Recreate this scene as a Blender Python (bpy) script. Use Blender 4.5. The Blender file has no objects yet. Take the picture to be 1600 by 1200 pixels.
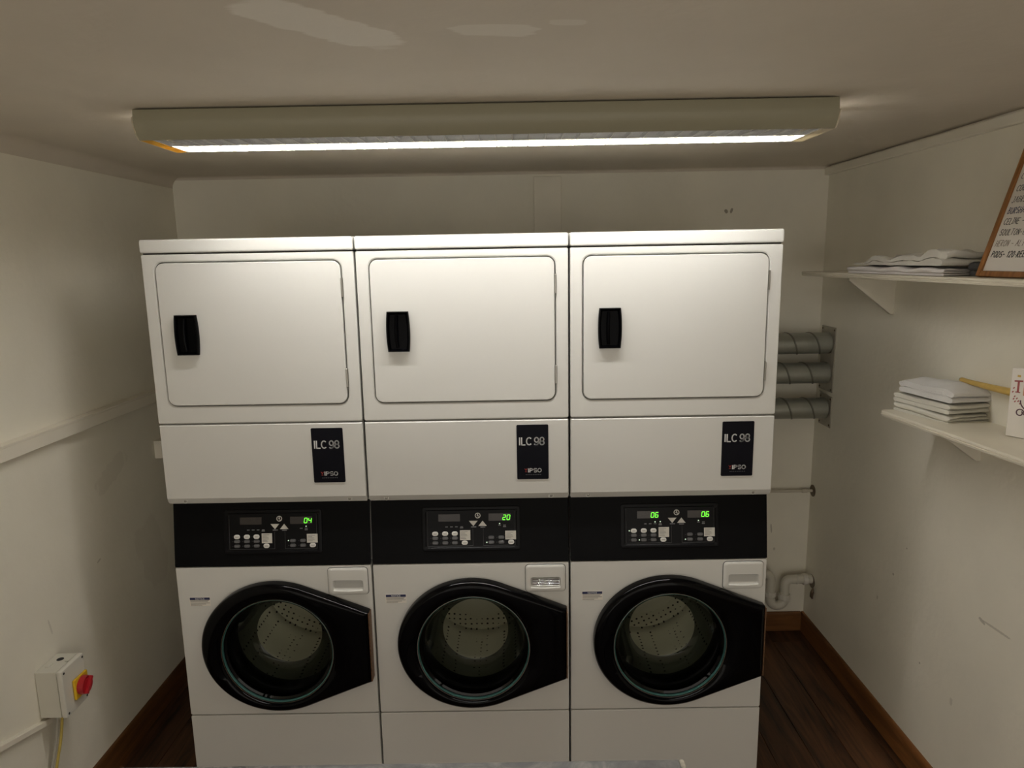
import bpy, bmesh, math, random
from mathutils import Vector, Matrix, noise as mnoise

# ------------------------------------------------------------------ camera
sc = bpy.context.scene
COL = sc.collection
FPX = 1094.5
cam_d = bpy.data.cameras.new('camera')
cam_d.sensor_fit = 'HORIZONTAL'
cam_d.sensor_width = 36.0
cam_d.lens = 36.0 * FPX / 1600.0
cam_d.clip_start = 0.02
cam = bpy.data.objects.new('camera', cam_d)
COL.objects.link(cam)
yaw, pitch, roll = -0.0036, 0.1751, 0.0172
fw = Vector((math.sin(yaw) * math.cos(pitch), math.cos(yaw) * math.cos(pitch), -math.sin(pitch)))
r0 = Vector((math.cos(yaw), -math.sin(yaw), 0))
d0 = fw.cross(r0)
rt = math.cos(roll) * r0 + math.sin(roll) * d0
dn = -math.sin(roll) * r0 + math.cos(roll) * d0
M = Matrix.Identity(4)
for i in range(3):
    M[i][0] = rt[i]; M[i][1] = -dn[i]; M[i][2] = -fw[i]
M[0][3], M[1][3], M[2][3] = 0.1625, -2.2799, 1.8992
cam.matrix_world = M
sc.camera = cam

# ------------------------------------------------------------------ world, exposure
w = bpy.data.worlds.new('world')
sc.world = w
w.use_nodes = True
bgn = w.node_tree.nodes['Background']
bgn.inputs[0].default_value = (1.0, 0.93, 0.82, 1)
bgn.inputs[1].default_value = 1.25
sc.view_settings.view_transform = 'Standard'
sc.view_settings.look = 'None'
sc.view_settings.exposure = 0.04
sc.view_settings.gamma = 1.0
sc.view_settings.use_curve_mapping = False
TUBE_STRENGTH = 132.0
TUBE_COLOUR = (1.0, 0.965, 0.905)

# ------------------------------------------------------------------ materials
def new_mat(name):
    m = bpy.data.materials.new(name); m.use_nodes = True
    nt = m.node_tree
    return m, nt, nt.nodes['Principled BSDF']

def srgb(r, g, b):
    f = lambda c: (c / 255 / 12.92) if c / 255 <= 0.04045 else ((c / 255 + 0.055) / 1.055) ** 2.4
    return (f(r), f(g), f(b), 1)

def plain(name, col, rough=0.5, metal=0.0, spec=0.5, var=0.0, scale=6.0, bump=0.0, bscale=60.0, coat=0.0):
    m, nt, b = new_mat(name)
    col = tuple(col) + ((1,) if len(col) == 3 else ())
    b.inputs['Base Color'].default_value = col
    b.inputs['Roughness'].default_value = rough
    b.inputs['Metallic'].default_value = metal
    b.inputs['Specular IOR Level'].default_value = spec
    b.inputs['Coat Weight'].default_value = coat
    tc = nt.nodes.new('ShaderNodeTexCoord')
    if var > 0:
        n = nt.nodes.new('ShaderNodeTexNoise'); n.inputs['Scale'].default_value = scale
        n.inputs['Detail'].default_value = 5
        nt.links.new(tc.outputs['Object'], n.inputs['Vector'])
        r = nt.nodes.new('ShaderNodeValToRGB')
        r.color_ramp.elements[0].position = 0.3; r.color_ramp.elements[1].position = 0.7
        r.color_ramp.elements[0].color = tuple(c * (1 - var) for c in col[:3]) + (1,)
        r.color_ramp.elements[1].color = tuple(min(1, c * (1 + var)) for c in col[:3]) + (1,)
        nt.links.new(n.outputs['Fac'], r.inputs['Fac'])
        nt.links.new(r.outputs['Color'], b.inputs['Base Color'])
    if bump > 0:
        n2 = nt.nodes.new('ShaderNodeTexNoise'); n2.inputs['Scale'].default_value = bscale
        n2.inputs['Detail'].default_value = 3
        nt.links.new(tc.outputs['Object'], n2.inputs['Vector'])
        bp = nt.nodes.new('ShaderNodeBump'); bp.inputs['Strength'].default_value = bump
        bp.inputs['Distance'].default_value = 0.01
        nt.links.new(n2.outputs['Fac'], bp.inputs['Height'])
        nt.links.new(bp.outputs['Normal'], b.inputs['Normal'])
    return m

def emit(name, col, strength):
    m, nt, b = new_mat(name)
    b.inputs['Base Color'].default_value = (0.02, 0.02, 0.02, 1)
    b.inputs['Emission Color'].default_value = tuple(col[:3]) + (1,)
    b.inputs['Emission Strength'].default_value = strength
    return m

def stained(name, base, var, marks, axes, bump=0.12, bscale=35.0, rough=0.6, nscale=2.5):
    """painted plaster with marks: (u, v, half_u, half_v, angle, colour, edge, amount)"""
    m = plain(name, base, rough, 0, 0.3, var, nscale, bump, bscale)
    nt = m.node_tree; b = nt.nodes['Principled BSDF']
    cur = b.inputs['Base Color'].links[0].from_socket
    tc = [n for n in nt.nodes if n.type == 'TEX_COORD'][0]
    def math_(op, a, bb):
        n = nt.nodes.new('ShaderNodeMath'); n.operation = op
        for i, x in enumerate((a, bb)):
            if isinstance(x, (int, float)): n.inputs[i].default_value = x
            elif x is not None: nt.links.new(x, n.inputs[i])
        return n.outputs[0]
    sep = nt.nodes.new('ShaderNodeSeparateXYZ')
    nt.links.new(tc.outputs['Object'], sep.inputs[0])
    U, V = sep.outputs[axes[0]], sep.outputs[axes[1]]
    for (u, v, hu, hv, ang, colr, edge, amt) in marks:
        ca, sa = math.cos(ang), math.sin(ang)
        du = math_('SUBTRACT', U, u); dv = math_('SUBTRACT', V, v)
        a = math_('ADD', math_('MULTIPLY', du, ca / hu), math_('MULTIPLY', dv, sa / hu))
        c = math_('ADD', math_('MULTIPLY', du, -sa / hv), math_('MULTIPLY', dv, ca / hv))
        d = math_('ADD', math_('POWER', math_('ABSOLUTE', a, None), 3.0), math_('POWER', math_('ABSOLUTE', c, None), 3.0))
        mp = nt.nodes.new('ShaderNodeMapping'); mp.inputs['Rotation'].default_value[2] = -ang if axes == (0, 1) else 0
        mp.inputs['Scale'].default_value = (0.35 / min(hu, hv), 2.0 / min(hu, hv), 0.35 / min(hu, hv)) if axes == (0, 1) else (1 / min(hu, hv),) * 3
        nt.links.new(tc.outputs['Object'], mp.inputs[0])
        nz = nt.nodes.new('ShaderNodeTexNoise'); nz.inputs['Scale'].default_value = 1.0; nz.inputs['Detail'].default_value = 4
        nt.links.new(mp.outputs[0], nz.inputs['Vector'])
        dd = math_('ADD', d, math_('MULTIPLY', math_('SUBTRACT', nz.outputs['Fac'], 0.5), edge))
        mr = nt.nodes.new('ShaderNodeMapRange')
        mr.inputs['From Min'].default_value = 1.0; mr.inputs['From Max'].default_value = 0.7
        mr.inputs['To Max'].default_value = amt
        nt.links.new(dd, mr.inputs['Value'])
        mx = nt.nodes.new('ShaderNodeMix'); mx.data_type = 'RGBA'
        nt.links.new(mr.outputs[0], mx.inputs[0]); nt.links.new(cur, mx.inputs[6])
        mx.inputs[7].default_value = tuple(colr[:3]) + (1,)
        cur = mx.outputs[2]
    nt.links.new(cur, b.inputs['Base Color'])
    return m

def wood(name, dark, light, rough, axis=1, scale=3.0, spec=0.4):
    m, nt, b = new_mat(name)
    tc = nt.nodes.new('ShaderNodeTexCoord'); oi = nt.nodes.new('ShaderNodeObjectInfo')
    ad = nt.nodes.new('ShaderNodeVectorMath'); ad.operation = 'ADD'
    mu = nt.nodes.new('ShaderNodeVectorMath'); mu.operation = 'SCALE'
    cmb = nt.nodes.new('ShaderNodeCombineXYZ')
    for i in range(3): nt.links.new(oi.outputs['Random'], cmb.inputs[i])
    nt.links.new(cmb.outputs[0], mu.inputs[0]); mu.inputs['Scale'].default_value = 17.0
    nt.links.new(tc.outputs['Object'], ad.inputs[0]); nt.links.new(mu.outputs[0], ad.inputs[1])
    mp = nt.nodes.new('ShaderNodeMapping')
    s = [scale * 9] * 3; s[axis] = scale * 0.7
    mp.inputs['Scale'].default_value = s
    nt.links.new(ad.outputs[0], mp.inputs[0])
    n = nt.nodes.new('ShaderNodeTexNoise'); n.inputs['Scale'].default_value = 1.0
    n.inputs['Detail'].default_value = 8; n.inputs['Roughness'].default_value = 0.65; n.inputs['Distortion'].default_value = 0.6
    nt.links.new(mp.outputs[0], n.inputs['Vector'])
    r = nt.nodes.new('ShaderNodeValToRGB')
    r.color_ramp.elements[0].position = 0.35; r.color_ramp.elements[1].position = 0.72
    r.color_ramp.elements[0].color = dark; r.color_ramp.elements[1].color = light
    nt.links.new(n.outputs['Fac'], r.inputs['Fac'])
    hs = nt.nodes.new('ShaderNodeHueSaturation')
    mr = nt.nodes.new('ShaderNodeMapRange'); mr.inputs['To Min'].default_value = 0.75; mr.inputs['To Max'].default_value = 1.25
    nt.links.new(oi.outputs['Random'], mr.inputs['Value']); nt.links.new(mr.outputs[0], hs.inputs['Value'])
    nt.links.new(r.outputs['Color'], hs.inputs['Color']); nt.links.new(hs.outputs[0], b.inputs['Base Color'])
    b.inputs['Roughness'].default_value = rough; b.inputs['Specular IOR Level'].default_value = spec
    bp = nt.nodes.new('ShaderNodeBump'); bp.inputs['Strength'].default_value = 0.15; bp.inputs['Distance'].default_value = 0.004
    nt.links.new(n.outputs['Fac'], bp.inputs['Height']); nt.links.new(bp.outputs['Normal'], b.inputs['Normal'])
    return m

def glassy(name, tint, ior=1.5, rough=0.02):
    """clear sheet: lets light straight through and mirrors by Fresnel"""
    m = bpy.data.materials.new(name); m.use_nodes = True; nt = m.node_tree
    nt.nodes.clear()
    out = nt.nodes.new('ShaderNodeOutputMaterial'); mix = nt.nodes.new('ShaderNodeMixShader')
    tr = nt.nodes.new('ShaderNodeBsdfTransparent'); tr.inputs[0].default_value = tuple(tint) + (1,)
    gl = nt.nodes.new('ShaderNodeBsdfGlossy'); gl.inputs['Roughness'].default_value = rough
    fr = nt.nodes.new('ShaderNodeFresnel'); fr.inputs[0].default_value = ior
    nt.links.new(fr.outputs[0], mix.inputs[0]); nt.links.new(tr.outputs[0], mix.inputs[1])
    nt.links.new(gl.outputs[0], mix.inputs[2]); nt.links.new(mix.outputs[0], out.inputs[0])
    return m

def translucent(name, col, fac=0.55):
    m = bpy.data.materials.new(name); m.use_nodes = True; nt = m.node_tree
    nt.nodes.clear()
    out = nt.nodes.new('ShaderNodeOutputMaterial'); mix = nt.nodes.new('ShaderNodeMixShader')
    a = nt.nodes.new('ShaderNodeBsdfDiffuse'); b = nt.nodes.new('ShaderNodeBsdfTranslucent')
    a.inputs[0].default_value = tuple(col) + (1,); b.inputs[0].default_value = tuple(col) + (1,)
    mix.inputs[0].default_value = fac
    nt.links.new(a.outputs[0], mix.inputs[1]); nt.links.new(b.outputs[0], mix.inputs[2]); nt.links.new(mix.outputs[0], out.inputs[0])
    return m

def perforated(name):
    m = plain(name, (0.80, 0.79, 0.70), 0.42, 0.7, 0.5)
    nt = m.node_tree; b = nt.nodes['Principled BSDF']
    tc = [n for n in nt.nodes if n.type == 'TEX_COORD'][0]
    v = nt.nodes.new('ShaderNodeTexVoronoi'); v.inputs['Scale'].default_value = 42; v.inputs['Randomness'].default_value = 0.15
    nt.links.new(tc.outputs['Object'], v.inputs['Vector'])
    mr = nt.nodes.new('ShaderNodeMapRange'); mr.inputs['From Min'].default_value = 0.16; mr.inputs['From Max'].default_value = 0.22
    nt.links.new(v.outputs['Distance'], mr.inputs['Value'])
    mx = nt.nodes.new('ShaderNodeMix'); mx.data_type = 'RGBA'
    nt.links.new(mr.outputs[0], mx.inputs[0]); mx.inputs[6].default_value = (0.03, 0.03, 0.03, 1); mx.inputs[7].default_value = (0.80, 0.79, 0.70, 1)
    nt.links.new(mx.outputs[2], b.inputs['Base Color'])
    return m

def marbled(name):
    m, nt, b = new_mat(name)
    tc = nt.nodes.new('ShaderNodeTexCoord')
    n = nt.nodes.new('ShaderNodeTexNoise'); n.inputs['Scale'].default_value = 9; n.inputs['Detail'].default_value = 9
    n.inputs['Distortion'].default_value = 1.6; n.inputs['Roughness'].default_value = 0.65
    nt.links.new(tc.outputs['Object'], n.inputs['Vector'])
    r = nt.nodes.new('ShaderNodeValToRGB')
    e = r.color_ramp.elements
    e[0].position = 0.32; e[0].color = srgb(78, 79, 82); e[1].position = 0.74; e[1].color = srgb(150, 147, 142)
    x = e.new(0.5); x.color = srgb(104, 104, 105)
    nt.links.new(n.outputs['Fac'], r.inputs['Fac']); nt.links.new(r.outputs[0], b.inputs['Base Color'])
    b.inputs['Roughness'].default_value = 0.45
    return m

WALL = (0.88, 0.842, 0.73)
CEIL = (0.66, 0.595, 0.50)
MARK = (0.30, 0.26, 0.20)
m_wall_l = stained('wall_paint_left', WALL, 0.05, [
    (0.18, 0.82, 0.012, 0.004, 0.3, MARK, 2.0, 0.4), (-0.12, 0.72, 0.004, 0.03, 0.2, MARK, 2.0, 0.25),
    (0.55, 0.70, 0.10, 0.16, 0.3, (0.72, 0.67, 0.57), 3.0, 0.3), (0.33, 1.12, 0.12, 0.04, 0.4, (0.72, 0.67, 0.57), 3.0, 0.3)], (1, 2))
m_wall_r = stained('wall_paint_right', WALL, 0.05, [
    (-0.30, 0.760, 0.065, 0.004, -0.06, MARK, 2.5, 0.40), (-0.232, 0.753, 0.016, 0.006, 0.3, MARK, 2.0, 0.5),
    (0.063, 0.425, 0.004, 0.004, 0, MARK, 1.5, 0.6), (0.278, 0.67, 0.006, 0.005, 0, MARK, 1.5, 0.5), (0.378, 0.522, 0.004, 0.008, 0, MARK, 1.5, 0.4),
    (0.203, 0.808, 0.004, 0.003, 0, MARK, 1.5, 0.6), (-0.127, 0.399, 0.008, 0.014, 0, MARK, 2, 0.25)], (1, 2))
m_wall_b = stained('wall_paint_back', WALL, 0.05, [
    (1.158, 2.105, 0.008, 0.010, 0.5, (0.18, 0.15, 0.11), 1.8, 0.75), (1.182, 2.108, 0.006, 0.012, -0.3, (0.18, 0.15, 0.11), 1.8, 0.7),
    (1.44, 0.55, 0.004, 0.025, 0.1, MARK, 2.0, 0.5), (1.46, 0.44, 0.006, 0.008, 0, MARK, 2.0, 0.4)], (0, 2))
m_wall = plain('wall_paint', WALL, 0.6, 0, 0.3, 0.05, 2.5, 0.12, 35)
LP = (0.86, 0.82, 0.74)
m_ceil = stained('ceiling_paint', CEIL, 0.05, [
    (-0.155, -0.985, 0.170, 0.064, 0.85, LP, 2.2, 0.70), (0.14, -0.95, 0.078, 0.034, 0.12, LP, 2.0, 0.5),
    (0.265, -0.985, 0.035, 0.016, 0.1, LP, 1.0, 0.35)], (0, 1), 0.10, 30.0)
m_trim = plain('trim_paint', (0.87, 0.825, 0.71), 0.45, 0, 0.4, 0.04, 4)
m_enamel = plain('white_enamel', (0.71, 0.707, 0.68), 0.28, 0, 0.5, 0.015, 3)
m_recess = plain('recess_shade_grey', (0.50, 0.50, 0.485), 0.4)  # recess shade put into the grey
m_lip = plain('white_lip_plastic', (0.86, 0.86, 0.83), 0.25)
m_plastic_w = plain('white_plastic', (0.80, 0.795, 0.76), 0.35)
m_black = plain('black_satin_plastic', (0.0035, 0.0035, 0.004), 0.4, 0, 0.06)
m_gloss = plain('black_gloss_plastic', (0.0015, 0.0015, 0.002), 0.07, 0, 0.13)
m_handle = plain('black_handle_plastic', (0.0015, 0.0015, 0.002), 0.25, 0, 0.05)
m_fascia = plain('black_fascia_film', (0.003, 0.003, 0.004), 0.3, 0, 0.12)
m_badge = plain('dark_badge', (0.004, 0.004, 0.008), 0.4, 0, 0.1)
m_letter = plain('white_print', (0.75, 0.75, 0.75), 0.5)
m_red_print = plain('red_print', (0.45, 0.05, 0.04), 0.5)
m_grey_print = plain('grey_print', (0.20, 0.20, 0.21), 0.5)
m_dim_print = plain('dim_grey_button', (0.07, 0.07, 0.072), 0.5)
m_dark_disp = plain('display_window', (0.035, 0.028, 0.026), 0.25)
m_button = plain('white_button', (0.72, 0.71, 0.68), 0.4)
m_notep = plain('label_paper', (0.62, 0.60, 0.55), 0.7)
m_ink = plain('black_ink', (0.012, 0.012, 0.014), 0.6)
m_inkgrey = plain('grey_ink', (0.16, 0.155, 0.15), 0.6)
m_inkblue = plain('blue_ink', (0.02, 0.025, 0.09), 0.6)
m_inkred = plain('faded_ink', (0.22, 0.17, 0.14), 0.6)
m_green = emit('green_digits', (0.16, 1.0, 0.04), 1.6)
m_led = emit('indicator_lamp', (0.8, 1.0, 0.7), 0.8)
m_dark = plain('dark_gap', (0.02, 0.02, 0.02), 0.8)
m_rubber = plain('grey_rubber_gasket', (0.035, 0.036, 0.034), 0.5)
m_drum = perforated('perforated_steel')
m_steel = plain('brushed_steel', (0.60, 0.60, 0.57), 0.32, 0.9)
m_chrome = plain('chrome', (0.80, 0.82, 0.81), 0.14, 1.0)
m_tealglass = plain('teal_glass_edge', (0.06, 0.16, 0.15), 0.10, 0.4)
m_glass = glassy('door_glass_wall_shaded', (0.16, 0.18, 0.165), 1.40)  # same glass; dark tint stands in for light bent away by steep walls
m_glass_c = glassy('door_glass_base', (0.93, 0.94, 0.88), 1.25)
m_hinge = plain('bronze_hinge', (0.20, 0.11, 0.06), 0.45, 0.5, 0.5, 0.4, 120)
m_screw = plain('zinc_screw', (0.35, 0.34, 0.31), 0.35, 0.9)
m_housing = plain('luminaire_enamel', (0.30, 0.28, 0.20), 0.4, 0, 0.4)
m_louvre = plain('louvre_aluminium', (0.82, 0.82, 0.82), 0.25, 0.9)
m_reflect = plain('white_reflector', (0.90, 0.90, 0.88), 0.35)
m_tube = emit('lit_tube', TUBE_COLOUR, TUBE_STRENGTH)
m_tube_off = plain('unlit_tube', (0.8, 0.8, 0.8), 0.25)
m_cap_y = translucent('yellowed_end_cap', (0.95, 0.66, 0.16), 0.6)
m_cap_w = translucent('white_end_cap', (0.88, 0.82, 0.70), 0.6)
m_plank = wood('dark_plank', srgb(34, 20, 12), srgb(112, 74, 46), 0.45, 1, 3.0)
m_floor = plain('floor_base', srgb(18, 10, 6), 0.8)
m_skirt = wood('skirting_wood', srgb(88, 54, 26), srgb(138, 92, 50), 0.45, 1, 3.0)
m_skirt_x = wood('skirting_wood_back', srgb(88, 54, 26), srgb(138, 92, 50), 0.45, 0, 3.0)
m_galv = plain('galvanised_duct', (0.42, 0.43, 0.39), 0.38, 0.75, 0.5, 0.10, 14)
m_seam = plain('duct_seam_shadow', (0.24, 0.24, 0.21), 0.4, 0.75)  # darker than the duct: seam's shadow line put into its colour
m_flange = plain('painted_steel_plate', (0.42, 0.39, 0.32), 0.55, 0.2, 0.4, 0.15, 20)
m_pvc = plain('white_pvc', (0.70, 0.67, 0.58), 0.35)
m_pvc_cap = plain('white_pvc_nut', (0.74, 0.71, 0.64), 0.4)
m_paintpipe = plain('painted_pipe', (0.62, 0.57, 0.47), 0.45)
m_brass = plain('tarnished_plate', (0.16, 0.12, 0.08), 0.45, 0.6)
m_shelf = plain('shelf_paint', (0.78, 0.73, 0.61), 0.42, 0, 0.4, 0.04, 7)
m_bracket = plain('bracket_paint', (0.70, 0.66, 0.56), 0.5, 0, 0.4, 0.06, 9)
m_towel = plain('white_towelling', (0.82, 0.81, 0.80), 0.95, 0, 0.1, 0.03, 20, 0.5, 420)
m_towel2 = plain('cream_towelling', (0.80, 0.78, 0.70), 0.95, 0, 0.1, 0.03, 20, 0.5, 420)
m_sheet = plain('white_sheet_cotton', (0.80, 0.77, 0.76), 0.85, 0, 0.1, 0.03, 10, 0.15, 200)
m_sheet2 = plain('off_white_sheet_cotton', (0.72, 0.70, 0.64), 0.85, 0, 0.1, 0.03, 10, 0.15, 200)
m_darkcloth = plain('dark_grey_cotton', (0.06, 0.06, 0.06), 0.9, 0, 0.1, 0.1, 20)
m_boardwood = wood('board_frame_wood', srgb(112, 72, 34), srgb(160, 110, 58), 0.45, 2, 6.0)
m_white = plain('whiteboard_face', (0.80, 0.76, 0.70), 0.3)
m_card = plain('white_card', (0.84, 0.80, 0.74), 0.6)
m_cardred = plain('red_print_card', (0.40, 0.10, 0.10), 0.6)
m_cardor = plain('orange_print_card', (0.65, 0.28, 0.16), 0.6)
m_cardpurple = plain('plum_print_card', (0.12, 0.06, 0.08), 0.6)
m_stick = plain('varnished_pine', (0.62, 0.42, 0.12), 0.35, 0, 0.5, 0.12, 30)
m_iso = plain('isolator_grey_plastic', (0.66, 0.64, 0.56), 0.4)
m_iso_lid = plain('isolator_lid_plastic', (0.70, 0.68, 0.61), 0.4)
m_yellow = plain('yellow_plastic', (0.80, 0.50, 0.02), 0.35)
m_red = plain('red_plastic', (0.42, 0.012, 0.02), 0.3)
m_cable_y = plain('yellow_cable', (0.55, 0.42, 0.10), 0.5)
m_cable_g = plain('grey_cable', (0.42, 0.40, 0.34), 0.5)
m_trunk = plain('trunking_plastic', (0.87, 0.82, 0.71), 0.4)
m_table = marbled('grey_marbled_laminate')
m_edge = plain('worn_laminate_edge', (0.42, 0.40, 0.34), 0.6, 0, 0.3, 0.5, 60)
m_legm = plain('grey_table_leg', (0.25, 0.25, 0.25), 0.4, 0.6)

# ------------------------------------------------------------------ mesh helpers
class MB:
    def __init__(s): s.v = []; s.f = []
    def add(s, vs, fs):
        o = len(s.v); s.v += [tuple(x) for x in vs]; s.f += [tuple(i + o for i in f) for f in fs]; return s
    def box(s, x0, x1, y0, y1, z0, z1):
        return s.add([(x0, y0, z0), (x1, y0, z0), (x1, y1, z0), (x0, y1, z0), (x0, y0, z1), (x1, y0, z1), (x1, y1, z1), (x0, y1, z1)],
                     [(0, 3, 2, 1), (4, 5, 6, 7), (0, 1, 5, 4), (1, 2, 6, 5), (2, 3, 7, 6), (3, 0, 4, 7)])
    def bbox(s, x0, x1, y0, y1, z0, z1, b, seg=2):
        bm = bmesh.new()
        bmesh.ops.create_cube(bm, size=1.0, matrix=Matrix.Translation(((x0 + x1) / 2, (y0 + y1) / 2, (z0 + z1) / 2)) @ Matrix.Diagonal((x1 - x0, y1 - y0, z1 - z0, 1)))
        bmesh.ops.bevel(bm, geom=list(bm.edges), offset=b, segments=seg, affect='EDGES', profile=0.5)
        bm.verts.index_update()
        s.add([v.co[:] for v in bm.verts], [[v.index for v in f.verts] for f in bm.faces]); bm.free()
        return s
    def loft(s, loops, cap0=True, cap1=True, closed=True):
        n = len(loops[0]); vs = [p for l in loops for p in l]; fs = []
        for i in range(len(loops) - 1):
            for j in range(n if closed else n - 1):
                k = (j + 1) % n
                fs.append((i * n + j, i * n + k, (i + 1) * n + k, (i + 1) * n + j))
        if cap0: fs.append(tuple(range(n))[::-1])
        if cap1: fs.append(tuple(range((len(loops) - 1) * n, len(loops) * n)))
        return s.add(vs, fs)
    def tube(s, path, r, n=12, caps=True):
        path = [Vector(p) for p in path]; rs = r if isinstance(r, (list, tuple)) else [r] * len(path)
        loops = []; up = None
        for i, p in enumerate(path):
            t = (path[min(i + 1, len(path) - 1)] - path[max(i - 1, 0)]).normalized()
            if up is None:
                up = Vector((0, 0, 1)) if abs(t.z) < 0.9 else Vector((0, 1, 0))
            a = t.cross(up).normalized(); up = a.cross(t).normalized()
            loops.append([p + (a * math.cos(2 * math.pi * k / n) + up * math.sin(2 * math.pi * k / n)) * rs[i] for k in range(n)])
        return s.loft(loops, caps, caps)
    def lathe_y(s, prof, cx, cz, n=64, cap0=False, cap1=False):
        """prof: (radius, y) pairs, turned about an axis along Y"""
        loops = [[(cx + max(r, 1e-4) * math.cos(2 * math.pi * k / n), y, cz + max(r, 1e-4) * math.sin(2 * math.pi * k / n)) for k in range(n)] for r, y in prof]
        return s.loft(loops, cap0, cap1)
    def prism(s, pts, fn, a, b):
        return s.loft([[fn(p, a) for p in pts], [fn(p, b) for p in pts]])
    def build(s, name, mat, parent=None, loc=None, rot=None, smooth=True, ang=35):
        me = bpy.data.meshes.new(name)
        bm = bmesh.new(); vs = [bm.verts.new(v) for v in s.v]; bm.verts.index_update()
        for f in s.f:
            try: bm.faces.new([vs[i] for i in f])
            except ValueError: pass
        bmesh.ops.recalc_face_normals(bm, faces=list(bm.faces))
        bm.to_mesh(me); bm.free()
        if smooth:
            me.polygons.foreach_set('use_smooth', [True] * len(me.polygons))
            me.set_sharp_from_angle(angle=math.radians(ang))
        me.materials.append(mat)
        o = bpy.data.objects.new(name, me); COL.objects.link(o)
        if parent is not None: o.parent = parent
        if loc is not None: o.location = loc
        if rot is not None: o.rotation_euler = rot
        if smooth:
            md = o.modifiers.new('weighted_normal', 'WEIGHTED_NORMAL'); md.keep_sharp = True; md.weight = 80
        return o

def tag(o, label, cat, group=None):
    o['label'] = label; o['category'] = cat
    if group: o['group'] = group
    return o
def thing(name, label, cat, loc=(0, 0, 0), group=None):
    o = bpy.data.objects.new(name, None); o.empty_display_size = 0.05; COL.objects.link(o); o.location = loc
    return tag(o, label, cat, group)
def struct(o, label=None):
    o['kind'] = 'structure'
    if label: o['label'] = label
    return o
def part_label(o, t): o['label'] = t; return o

def rr(x0, x1, z0, z1, r, n=6):
    """rounded rectangle in XZ, anticlockwise from lower right"""
    out = []
    for cx, cz, a0 in ((x1 - r, z0 + r, -90), (x1 - r, z1 - r, 0), (x0 + r, z1 - r, 90), (x0 + r, z0 + r, 180)):
        for k in range(n + 1):
            a = math.radians(a0 + 90 * k / n); out.append((cx + r * math.cos(a), cz + r * math.sin(a)))
    return out
def at_y(l, y): return [(x, y, z) for x, z in l]

def slab(mb, x0, x1, z0, z1, yf, yb, rc, be=0.003, n=6):
    """panel facing -Y with rounded corners and a soft front edge"""
    L = []
    for ins, dy in ((be, 0), (be * 0.3, be * 0.3), (0, be)):
        L.append(at_y(rr(x0 + ins, x1 - ins, z0 + ins, z1 - ins, max(rc - ins * 0.5, 0.0006), n), yf + dy))
    L.append(at_y(rr(x0, x1, z0, z1, rc, n), yb))
    return mb.loft(L)

def text(mb_name, s, size, mat, parent, x, y, z, align='LEFT', shear=0.0, sx=1.0, bold=0.0):
    cu = bpy.data.curves.new(mb_name, 'FONT'); cu.body = s; cu.size = size; cu.align_x = align; cu.shear = shear
    cu.extrude = 0.0004; cu.offset = bold
    tmp = bpy.data.objects.new('tmp_text', cu); COL.objects.link(tmp)
    dg = bpy.context.evaluated_depsgraph_get()
    me = bpy.data.meshes.new_from_object(tmp.evaluated_get(dg))
    bpy.data.objects.remove(tmp); bpy.data.curves.remove(cu)
    me.transform(Matrix(((sx, 0, 0, x), (0, 0, -1, y), (0, 1, 0, z), (0, 0, 0, 1))))
    me.name = mb_name; me.materials.clear(); me.materials.append(mat)
    o = bpy.data.objects.new(mb_name, me); COL.objects.link(o); o.parent = parent
    return o

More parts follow.
